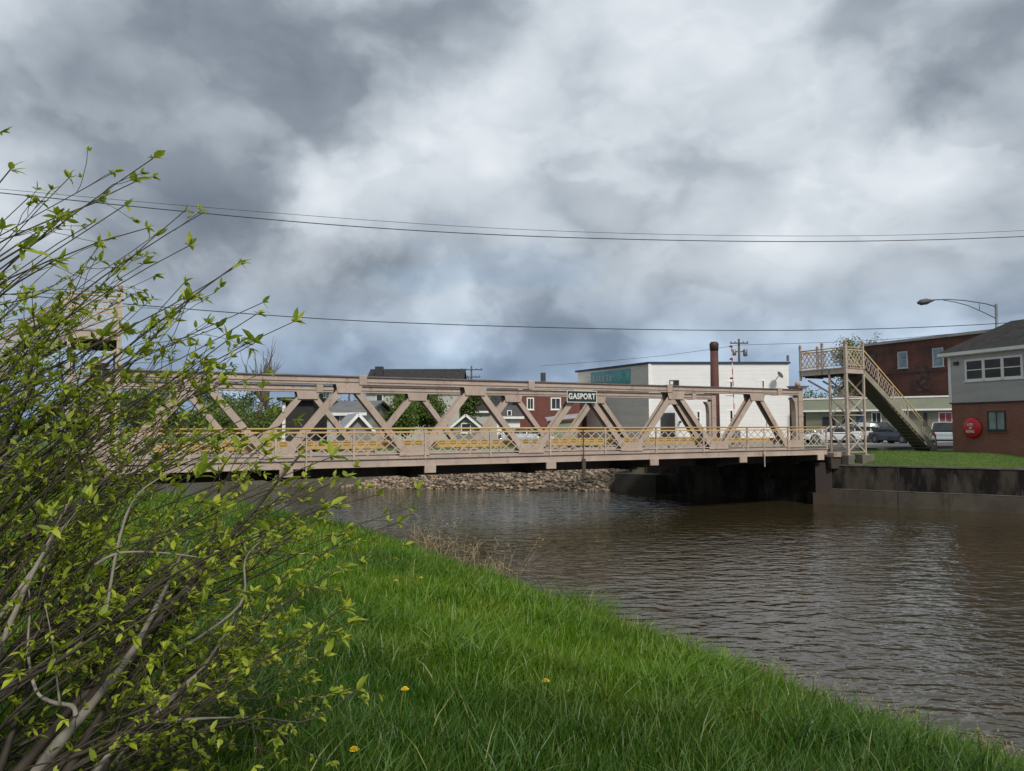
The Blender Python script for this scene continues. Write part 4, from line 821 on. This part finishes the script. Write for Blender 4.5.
# ------------------------------------------------------------ trees
def leafcloud(centers, radii, per, size, seed=0):
    g = np.random.default_rng(seed); cs = []; 
    for c, r in zip(centers, radii):
        n = int(per); d = g.normal(size=(n, 3)); d /= np.linalg.norm(d, axis=1)[:, None]; cs.append(np.array(c)+d*r*(g.random((n, 1))**.45)*np.array([1, 1, .8]))
    C = np.concatenate(cs); n = len(C); a = g.normal(size=(n, 3)); a /= np.linalg.norm(a, axis=1)[:, None]; b = np.cross(a, g.normal(size=(n, 3))); b /= np.linalg.norm(b, axis=1)[:, None]
    s = size*(.6+.8*g.random((n, 1))); co = np.stack([C-a*s, C+b*s*.6, C+a*s, C-b*s*.6], 1).reshape(-1, 3); return co, np.arange(4*n).reshape(-1, 4)
def grow(mb, p, d, length, r, depth, tips, g, spread=.55, up=.15, nseg=4):
    pts = [p]; rad = [r]; q = Vector(p); dd = Vector(d)
    for i in range(nseg):
        dd = (dd+Vector((g.gauss(0, .13), g.gauss(0, .13), g.gauss(0, .08)+up*.2))).normalized(); q = q+dd*length/nseg; pts.append(q.copy()); rad.append(r*(1-.45*(i+1)/nseg))
    mb.tube(pts, rad, 6 if depth > 1 else 4)
    if depth <= 1: tips.append(pts[-1]); tips.append(pts[len(pts)//2])
    if depth == 0: return
    for k in range(3 if depth > 2 else 4):
        f = g.choice(range(1 if depth < 3 else 2, nseg+1)); ax = dd.orthogonal().normalized(); ax.rotate(Matrix.Rotation(g.random()*6.28, 3, dd)); nd_ = (dd+ax*spread*(.6+g.random()*.8)).normalized(); nd_.z += up; nd_.normalize()
        grow(mb, pts[f], nd_, length*(.55+.3*g.random()), rad[f]*.62, depth-1, tips, g, spread, up)
def tree(name, px, Y, ytop, z0, label, leaf=None, per=40, size=.16, seed=1, spread=.6, width=1, rf=.022, depth=4, group=None, cr=.7):
    g = random.Random(seed); H = W(px, ytop, Y).z-z0; loc = WZ(px, Y, z0); r_ = empty(name, loc, 0, label, 'tree', group); mb = MB(); tips = []
    grow(mb, Vector((0, 0, 0)), (0, 0, 1), H*.42, H*rf, depth, tips, g, spread)
    mz = max(t_.z for t_ in tips)+.2; mb.v = [(x*width*H/mz, y*width*H/mz, z*H/mz) for x, y, z in mb.v]; mb.build('trunk', BARK, r_, smooth=True)
    if leaf:
        tp = [(t_.x*width*H/mz, t_.y*width*H/mz, t_.z*H/mz*.97) for t_ in tips]; co, fc = leafcloud(tp, [cr*(.5+g.random()) for _ in tp], per, size, seed); npmesh('crown', co, fc, leaf, parent=r_)
    return r_
tree('bare_tree', 277, 100, 333, 2.4, 'taller bare tree rising right of the pair behind the bridge', None, depth=3, seed=5, spread=.45, width=.8, rf=.05, group='bare trees behind the bridge')
tree('bare_tree', 259, 96, 342, 2.4, 'shorter bare tree rising left of the pair behind the bridge', None, depth=3, seed=9, spread=.45, width=.6, rf=.05, group='bare trees behind the bridge')
G = 'leafy trees behind the bridge'
tree('leafy_tree', 405, 66, 391, 2.4, 'green tree standing in front of the long house', TREELEAF, 34, .11, 21, .9, 1.0, group=G, cr=.8)
tree('leafy_tree', 428, 70, 386, 2.4, 'green tree right of the long house window', TREELEAF, 34, .11, 22, .9, 1.0, group=G, cr=.9)
tree('leafy_tree', 447, 80, 378, 2.4, 'green tree at the right end of the long house roof', TREELEAF, 34, .12, 23, .8, .9, group=G, cr=1.0)
tree('budding_tree', 835, 104, 334, 2.4, 'budding yellow green tree showing through the tower platform lattice', BUDLEAF, 22, .13, 31, .6, .9, group='budding trees behind the stair tower', cr=1.0)
tree('budding_tree', 866, 108, 331, 2.4, 'budding yellow green tree above the left end of the brick building', BUDLEAF, 22, .13, 32, .6, .9, group='budding trees behind the stair tower', cr=1.0)
for i, (px, Y, yt, w_) in enumerate(((225, 72, 404, 1), (246, 70, 407, 1), (268, 74, 405, 1), (208, 78, 392, 1), (180, 70, 388, 1), (140, 66, 385, 1), (322, 80, 398, .8), (90, 60, 380, 1), (818, 92, 388, 1), (300, 95, 385, 1), (230, 100, 380, 1))):
    labs = ['low green bush left of the garage under the top chord', 'bright green bush below the bare trees', 'green bush beside the dark garage', 'green tree left of the bare trees under the top chord', 'green tree behind the shrub near the bridge end post', 'green tree hidden behind the middle of the shrub', 'small green tree right of the dark garage', 'green tree hidden behind the left of the shrub', 'green tree between the white building and the stair tower', 'darker tree just behind the dark garage', 'dark tree farthest back left of the garage']
    tree('leafy_tree', px, Y, yt, 2.4, labs[i], (TREELEAF, DARKLEAF)[i > 8], 32, .12, 40+i, 1.1, 1.3*w_, group=G, cr=.9, depth=3)
# far wood line on the horizon
cen = []; rad = []
for i in range(300):
    px = -500+i*6.5+random.uniform(-3, 3); Y = 190+random.uniform(-25, 25); cen.append(WZ(px, Y, random.uniform(2.5, 9.0)+2*math.sin(px*.013))); rad.append(random.uniform(2, 4))
co, fc = leafcloud(cen, rad, 110, .55, 77); npmesh('distant_woodland', co, fc, DARKLEAF, kind='stuff', label='low dark line of distant trees on the horizon behind the village', cat='woodland')

# ------------------------------------------------------------ foreground shrub
sh_loc = Vector((-2.1, 3.1, 2.3)); sh = empty('shrub', sh_loc, 0, 'large leafy shrub with arching grey stems and fresh green leaves at the left', 'shrub')
g = random.Random(3); stems = MB(); leaves_c = []       # leaf nodes: (pos, dir, size)
def Wd(px, py, Y): return W(px, py, Y)-sh_loc
ENV = [(-60, 190), (0, 135), (30, 205), (70, 185), (110, 175), (152, 163), (180, 208), (205, 212), (190, 245), (238, 262), (262, 305), (290, 322), (255, 345), (285, 395), (300, 420), (330, 455), (345, 470), (405, 512), (380, 494), (330, 505), (340, 570), (350, 622), (345, 690), (320, 655), (300, 600), (290, 520), (270, 440), (200, 735), (250, 720), (240, 650), (160, 480), (200, 400), (120, 400), (60, 300), (90, 260), (30, 260), (150, 300)]
def bez(a, b_, c, t_): return a*(1-t_)**2+b_*2*t_*(1-t_)+c*t_*t_
def twig(p, d, ln, r, depth, mb):
    pts = [p]; q = p.copy(); dd = d.copy(); n = 5; rad = [r]
    for i in range(n):
        dd = (dd+Vector((g.gauss(.02, .13), g.gauss(0, .13), g.gauss(.0, .13)))).normalized(); q = q+dd*ln/n; pts.append(q.copy()); rad.append(max(r*(1-.6*(i+1)/n), .0014))
    mb.tube(pts, rad, 4, cap=False)
    leaves_c.append((pts[-1], dd, 1.15))
    for i in range(1, n):
        if g.random() < .30: leaves_c.append((pts[i]+Vector((g.gauss(0, .008), g.gauss(0, .008), .006)), (dd+Vector((g.gauss(0, .5), g.gauss(0, .5), g.gauss(.2, .4)))).normalized(), .8))
    if depth > 0:
        for k in range(g.choice((1, 1, 2))):
            i = g.randint(1, n-1); twig(pts[i], (dd+Vector((g.gauss(0, .35), g.gauss(0, .4), g.gauss(.05, .35)))).normalized(), ln*.55, rad[i]*.7, depth-1, mb)
def stem(bp, tp, r, arch, twigs, mb, y0, y1, wob=.02, tl=.32):
    a = Wd(bp[0], bp[1], y0); c = Wd(tp[0], tp[1], y1); mid = (a+c)/2; d = (c-a); perp = Vector((-d.z, 0, d.x)).normalized(); b_ = mid+perp*arch*d.length
    n = 16; pts = []; rad = []; ph = [g.random()*6.28 for _ in range(4)]
    for i in range(n+1):
        t_ = i/n; w_ = wob*math.sin(math.pi*t_); pts.append(bez(a, b_, c, t_)+Vector((w_*math.sin(5*t_+ph[0])+.4*w_*math.sin(13*t_+ph[3]), w_*math.sin(4*t_+ph[1])*2, w_*math.sin(6*t_+ph[2])+.4*w_*math.sin(15*t_+ph[0])))); rad.append(max(r*(1-.78*t_**.9), .0020))
    mb.tube(pts, rad, 6, cap=False)
    leaves_c.append((pts[-1], (pts[-1]-pts[-3]).normalized(), g.uniform(1.2, 1.9)))
    for k in range(twigs):
        t_ = g.uniform(.40, .97); i = int(t_*n); d0 = (pts[min(i+1, n)]-pts[i-1]).normalized()
        if g.random() < .28: twig(pts[int(n*g.uniform(.3, .7))], (d0+Vector((g.gauss(.0, .38), g.gauss(0, .4), g.gauss(.05, .42)))).normalized(), tl*g.uniform(1.2, 2.0), rad[i]*.8, 2, mb)
        else: twig(pts[i], (d0+Vector((g.gauss(.03, .30), g.gauss(0, .35), g.gauss(.05, .32)))).normalized(), tl*g.uniform(.35, 1.1), rad[i]*.62, 1 if g.random() < .4 else 0, mb)
for i in range(150):
    e0 = g.choice(ENV); rr = g.uniform(.5, 1.0)**.6; f = min(max((e0[1]-150)/450, 0), 1)
    bx = g.uniform(-560, -170)*(1-f)+g.uniform(-130, 30)*f; by = g.uniform(640, 800)*(1-f)+g.uniform(770, 920)*f
    tx, ty = bx+(e0[0]-bx)*rr+g.gauss(0, 14), by+(e0[1]-by)*rr+g.gauss(0, 14); y0 = g.uniform(2.6, 3.9); y1 = y0+g.uniform(-.35, .8)
    stem((bx, by), (tx, ty), g.choice((.004, .006, .008, .011))*g.uniform(.8, 1.25), g.uniform(-.06, .14)+.12*(1-f), g.randint(3, 7), stems, y0, y1, g.uniform(.03, .07))
for i in range(48):       # shorter stems that fill the body of the shrub
    tx, ty = g.uniform(20, 235), g.uniform(240, 470)
    if ty < 330-(tx-60)*-.15-60+abs(tx-60)*.25: ty += 70
    bx, by = tx-g.uniform(250, 480), ty+g.uniform(220, 400); y0 = g.uniform(2.7, 4.0)
    stem((bx, by), (tx, ty), g.uniform(.004, .008), g.uniform(-.03, .16), g.randint(3, 6), stems, y0, y0+g.uniform(-.2, .5), .035)
for tp in ENV[1:26]:       # the stems whose tips make the outline
    y0 = g.uniform(2.7, 3.4); f = min(max((tp[1]-150)/450, 0), 1); bx = -420*(1-f)-20*f+g.uniform(-60, 60)
    stem((bx, 700*(1-f)+840*f+g.uniform(-40, 40)), (tp[0]+g.gauss(0, 3), tp[1]+g.gauss(0, 3)), g.uniform(.006, .009), g.uniform(.0, .12)+.06*(1-f), 5, stems, y0, y0+g.uniform(-.1, .5), .03)
for (bp, tp, r, ar) in (((20, 800), (300, 455), .024, .03), ((-10, 800), (210, 560), .026, -.02), ((50, 800), (185, 590), .022, .03), ((-260, 720), (150, 330), .013, .05), ((-360, 700), (60, 220), .012, .06), ((-30, 850), (80, 560), .020, .02), ((-360, 700), (10, 170), .012, .05), ((-300, 740), (240, 262), .012, .06), ((-200, 760), (190, 300), .012, .03)):
    stem(bp, tp, r, ar, 7, stems, 2.9, 3.1+g.random()*.3, .015)
stems.build('stems', STEMC, sh, smooth=True)
dead = MB(); sv = leaves_c[:]
def dpath(pp, r, Y):
    P = [Wd(x, y, Y+.03*i) for i, (x, y) in enumerate(pp)]; out = []
    for i in range(len(P)-1):
        p0 = P[max(i-1, 0)]; p1 = P[i]; p2 = P[i+1]; p3 = P[min(i+2, len(P)-1)]
        for k in range(5): t_ = k/5; out.append(.5*((2*p1)+(-p0+p2)*t_+(2*p0-5*p1+4*p2-p3)*t_*t_+(-p0+3*p1-3*p2+p3)*t_**3))
    out.append(P[-1]); n = len(out); dead.tube(out, [r*(1-.93*(i/n)**1.5)*(1+.1*math.sin(i*1.7)) for i in range(n)], 7)
dpath([(15, 800), (60, 742), (95, 700), (130, 655), (160, 600), (188, 540)], .024, 2.9)
dpath([(80, 800), (140, 730), (180, 690), (205, 665), (240, 610)], .013, 2.85)
dpath([(90, 780), (120, 742), (150, 724), (195, 719), (248, 717)], .012, 2.8)
dpath([(105, 620), (118, 545), (134, 500), (165, 475), (215, 455)], .006, 2.8)
dpath([(76, 716), (72, 706), (52, 702), (36, 690), (28, 650), (30, 600), (22, 560)], .009, 2.75)
dpath([(60, 705), (52, 640), (44, 600)], .004, 2.75)
dpath([(95, 565), (120, 553), (165, 553), (215, 560)], .006, 2.8)
dpath([(-20, 700), (20, 600), (50, 540), (70, 500)], .012, 2.8)
dpath([(-30, 660), (30, 575), (70, 520), (95, 490)], .010, 2.85)
dpath([(180, 650), (240, 605), (245, 560), (262, 540)], .006, 2.9)
dead.build('dead_stems', DEADC, sh, smooth=True)
# leaves
LV = []; LF = []
LP = [(0, 0, 0), (.30, .17, .02), (.30, -.17, .02), (.65, .16, -.01), (.65, -.16, -.01), (1, 0, -.09), (.30, 0, -.035), (.65, 0, -.05)]
FP = [(0, 6, 1), (0, 2, 6), (1, 6, 7, 3), (6, 2, 4, 7), (3, 7, 5), (7, 4, 5)]
def leaf(pos, d, s, tilt):
    d = d.normalized(); sd2 = d.cross(Vector((g.gauss(0, .4), g.gauss(0, .4), 1))).normalized(); u_ = sd2.cross(d); b0 = len(LV)
    for x, y, z in LP: LV.append(pos+(d*x+sd2*y*1.15+u_*(z+tilt*x*x))*s)
    for f in FP: LF.append(tuple(b0+i for i in f))
for i in range(850):      # lower, inner twigs add leaf nodes through the mass
    px, py = g.uniform(-20, 270), g.uniform(300, 771)
    if px > 60+(py-330)*.9 and py < 520: continue
    if px > 150+(771-py)*.75: continue
    leaves_c.append((Wd(px, py, g.uniform(2.7, 4.3)), Vector((g.gauss(.3, .5), g.gauss(0, .5), g.gauss(.3, .4))).normalized(), g.uniform(.6, .95)))
for pos, d, s in leaves_c:
    n = g.choice((2, 3, 4, 5, 6)) if s < 1.1 else g.choice((5, 6, 7, 8))
    if s > 1.1: s = s*.9
    for k in range(n):
        dd = (d+Vector((g.gauss(0, .75), g.gauss(0, .75), g.gauss(0.05, .55)))).normalized(); leaf(pos, dd, s*g.choice((.6, .8, 1, 1, 1.15))*g.uniform(.020, .047), g.gauss(-.1, .3))
me = bpy.data.meshes.new('leaves'); me.from_pydata([v[:] for v in LV], [], LF); me.materials.append(SHRUBLEAF); lo_ = bpy.data.objects.new('leaves', me); col.objects.link(lo_); lo_.parent = sh
print('leaves', len(LF)//6, 'nodes', len(leaves_c))

# ------------------------------------------------------------ grass
def blades(n, x, y, h, w, lean, segs=3, z=None):
    z = ground_z(x, y)-.02 if z is None else z; a = rng.random(n)*6.283; ld = rng.random(n)*6.283; ln = lean*(.3+rng.random(n))
    wind = np.array([.25, .05]); co = np.zeros((n, 2*segs+1, 3)); dx = np.cos(a)*w; dy = np.sin(a)*w
    lx_ = np.cos(ld)*ln+wind[0]*ln; ly_ = np.sin(ld)*ln
    for s_ in range(segs):
        f = s_/segs; ww = (1-f*.55); cx = x+lx_*h*f*f; cy = y+ly_*h*f*f; cz = z+h*f*(1-.18*ln*f)
        co[:, 2*s_] = np.stack([cx-dx*ww, cy-dy*ww, cz], 1); co[:, 2*s_+1] = np.stack([cx+dx*ww, cy+dy*ww, cz], 1)
    co[:, -1] = np.stack([x+lx_*h, y+ly_*h, z+h*(1-.25*ln)], 1)
    b = np.arange(n)*(2*segs+1); fc = [np.stack([b+2*s_, b+2*s_+1, b+2*s_+3, b+2*s_+2], 1) for s_ in range(segs-1)]; fc.append(np.stack([b+2*segs-2, b+2*segs-1, b+2*segs, b+2*segs], 1)); return co.reshape(-1, 3), fc
def mesh_mixed(name, co, quads, tris, m_, **k):
    me = bpy.data.meshes.new(name); me.vertices.add(len(co)); me.vertices.foreach_set('co', co.astype(np.float32).ravel()); nq, nt_ = len(quads), len(tris)
    me.loops.add(nq*4+nt_*3); me.loops.foreach_set('vertex_index', np.concatenate([quads.ravel(), tris.ravel()]).astype(np.int32)); me.polygons.add(nq+nt_)
    me.polygons.foreach_set('loop_start', np.concatenate([np.arange(nq)*4, nq*4+np.arange(nt_)*3]).astype(np.int32)); me.polygons.foreach_set('loop_total', np.concatenate([np.full(nq, 4), np.full(nt_, 3)]).astype(np.int32))
    me.polygons.foreach_set('use_smooth', np.ones(nq+nt_, bool)); me.update(calc_edges=True); me.materials.append(m_); o = bpy.data.objects.new(name, me); col.objects.link(o); return tag(o, **k)
def grassfield(N_):
    # distance distribution ~ screen space area
    Yd = np.exp(rng.uniform(math.log(2.0), math.log(27), N_)); px = rng.uniform(-120, 1150, N_); x = (px-512)/770*Yd; y = Yd
    dn = sdist(np.stack([x, y], 1), NEAR); ok = dn > .12; x, y, dn = x[ok], y[ok], dn[ok]; n = len(x); D = np.hypot(x, y)
    cl = pnoise(x, y, 2.3, 3)*.5+pnoise(x, y, 5.1, 4)*.5
    h = (.13+.095*cl+.09*rng.random(n))*(1+.75*np.exp(-np.maximum(dn-.3, 0)/.9)); h *= np.where(rng.random(n) < .05, 1.6, 1)
    w = .0022+.00055*D*(.6+.6*rng.random(n)); return blades(n, x, y, h, w, .42+.2*cl)
m, t, p = newmat('grass_blades')
g_ = tnode(t, 'ShaderNodeNewGeometry'); c_ = tmix(t, g_.outputs['Random Per Island'], (.056, .135, .003), (.125, .235, .006))
c_ = tmix(t, tmap(t, tnoise(t, .9, 4, .6), .45, .68, 0, .55), c_, (.16, .22, .015)); c_ = tmix(t, tmap(t, tnoise(t, .35, 3, .5), .44, .62, 0, .8), c_, (.028, .080, .006))
gt_ = tnode(t, 'ShaderNodeMath', operation='GREATER_THAN'); t.links.new(g_.outputs['Random Per Island'], gt_.inputs[0]); gt_.inputs[1].default_value = .965; c_ = tmix(t, gt_.outputs[0], c_, (.22, .23, .06))
t.links.new(c_, p.inputs['Base Color']); p.inputs['Roughness'].default_value = .5; tr = tnode(t, 'ShaderNodeBsdfTranslucent'); t.links.new(c_, tr.inputs[0]); ms = tnode(t, 'ShaderNodeMixShader'); ms.inputs[0].default_value = .3
t.links.new(p.outputs[0], ms.inputs[1]); t.links.new(tr.outputs[0], ms.inputs[2]); t.links.new(ms.outputs[0], t.nodes['Material Output'].inputs[0]); GRASSM = m
co, fc = grassfield(330000); xf = rng.uniform(14, 32, 120000); yf = rng.uniform(34, 50, 120000); dfar = -sdist(np.stack([xf, yf], 1), FARL); okf = (dfar > .75) & (dfar < 7) & (np.abs((xf-O2.x)*(-U.y)+(yf-O2.y)*U.x - WY/2) > WY/2)
rel = np.stack([xf-24.6, yf-42.9], 1); lx_b = rel@np.array([.323, -.946]); ly_b = rel@np.array([.946, .323]); okf &= ~((lx_b > -.1) & (lx_b < 7) & (ly_b > -.05)); xf, yf = xf[okf], yf[okf]; nf = len(xf)
co2, fc2 = blades(nf, xf, yf, .03+.035*rng.random(nf), .012+.01*rng.random(nf), .3); fc = [np.concatenate([a_, b_+len(co)]) for a_, b_ in zip(fc, fc2)]; co = np.concatenate([co, co2])
mesh_mixed('grass', co, np.concatenate(fc[:-1]), fc[-1][:, :3], GRASSM, kind='stuff', label='lush green unmown grass covering the near canal bank', cat='grass')
# longer coarse tufts
xs_, ys_ = [], []
for i in range(150):
    Y = math.exp(random.uniform(math.log(2.6), math.log(14))); px = random.uniform(100, 1000); cx, cy = (px-512)/770*Y, Y; k = random.randint(20, 60)
    xs_.append(rng.normal(cx, .09, k)); ys_.append(rng.normal(cy, .09, k))
for i in range(170):
    px = random.uniform(330, 1040) if i > 22 else random.uniform(545, 605); s_ = (px-512)/770; want = random.uniform(.15, 1.0)
    for Y in np.arange(24, 5, -.1):
        if sdist(np.array([[s_*Y, Y]]), NEAR)[0] > want: break
    k = random.randint(30, 90); xs_.append(rng.normal(s_*Y, .13, k)); ys_.append(rng.normal(Y, .13, k))
nbig = sum(len(a_) for a_ in xs_[150:173]); n0_ = sum(len(a_) for a_ in xs_[:150]); big = np.ones(sum(len(a_) for a_ in xs_)); big[n0_:n0_+nbig] = 1.5
x = np.concatenate(xs_); y = np.concatenate(ys_); ok = sdist(np.stack([x, y], 1), NEAR) > .15; x, y = x[ok], y[ok]; n = len(x); big = big[ok]
co, fc = blades(n, x, y, big*(.22+.2*rng.random(n))*np.where(sdist(np.stack([x, y], 1), NEAR) < 1.3, 1.25, 1), .003+.0005*np.hypot(x, y), .9, 4); mesh_mixed('grass_tufts', co, np.concatenate(fc[:-1]), fc[-1][:, :3], GRASSM, kind='stuff', label='longer arching grass tufts among the lawn', cat='grass')
# dry weeds along the edge
xs_, ys_, hs_ = [], [], []
ws = MB()
for (px0, px1, cnt, hmin, hmax) in ((405, 515, 120, .5, 1.15), (560, 760, 130, .25, .55), (740, 1015, 330, .25, .65)):
    for i in range(cnt):
        px = random.uniform(px0, px1); s_ = (px-512)/770
        for Y in np.arange(24, 5, -.1):
            dn = sdist(np.array([[s_*Y, Y]]), NEAR)[0]
            if dn > .25+random.random()*(1.2 if px1 == 515 else .7): break
        x, y = s_*Y, Y; z = float(ground_z(np.array([x]), np.array([y]))[0]); h = random.uniform(hmin, hmax); a = random.uniform(0, 6.28); l = random.uniform(.05, .45); P = []
        for k in range(5): f = k/4; P.append(Vector((x+math.cos(a)*l*h*f*f, y+math.sin(a)*l*h*f*f, z+h*f)))
        r = .0035+.00035*Y; ws.tube(P, [r, r, r*.8, r*.7, r*.5], 4, cap=False)
        for k in range(random.randint(1, 4)):
            b0 = P[random.randint(2, 4)]; d = Vector((random.gauss(0, 1), random.gauss(0, 1), random.uniform(.3, 1.4))).normalized()*h*.22; ws.tube([b0, b0+d*.5, b0+d], [r*.7, r*.6, r*.4], 3, cap=False)
            if random.random() < .5: ws.tube([b0+d, b0+d*1.15], [r*2.2, r*1.2], 4)
DRY = mat('dry_stalks', (.34, .26, .16), (.13, .10, .055), 6, .9)
ws.build('dry_weeds', DRY, props=dict(kind='stuff', label='thin dry brown weed stalks at the edge of the water', cat='weeds'))
# dandelions
YEL = mat('dandelion_yellow', (.75, .52, .02), (.62, .42, .02), 20, .7); GST = mat('dandelion_stalk', (.10, .20, .03))
def gp(px, py):
    for Y in np.arange(2.2, 30, .02):
        p_ = W(px, py, Y)
        if p_.z < float(ground_z(np.array([p_.x]), np.array([p_.y]))[0])+.10: return p_
    return p_
dproto = None
labs = ['dandelion in the grass near the bottom of the shrub', 'dandelion in the middle of the foreground grass', 'dandelion close to the bottom centre of the lawn', 'far dandelion by the bank edge at the left', 'far dandelion just right of the leftmost one']
for i, (px, py) in enumerate(((405, 699), (546, 690), (354, 762), (396, 586), (421, 583))):
    v = gp(px, py)
    if i == 0:
        dproto = empty('dandelion', v, 0, labs[0], 'flower', 'dandelions in the grass'); q = MB(); q.tube([(0, 0, -.16), (.005, 0, -.05), (0, 0, .06)], .003, 5); q.build('stalk', GST, dproto); q = MB()
        for ring, (rr, hz_) in enumerate(((.024, .062), (.017, .070), (.009, .076))):
            for k in range(14): a = k/14*6.283+ring; q.add([(0, 0, .06), (math.cos(a-.16)*rr, math.sin(a-.16)*rr, hz_), (math.cos(a)*rr*1.15, math.sin(a)*rr*1.15, hz_-.002), (math.cos(a+.16)*rr, math.sin(a+.16)*rr, hz_)], [(0, 1, 2, 3)])
        q.build('flower_head', YEL, dproto)
    else:
        o_ = copy_tree(dproto); o_.location = v; o_['label'] = labs[i]
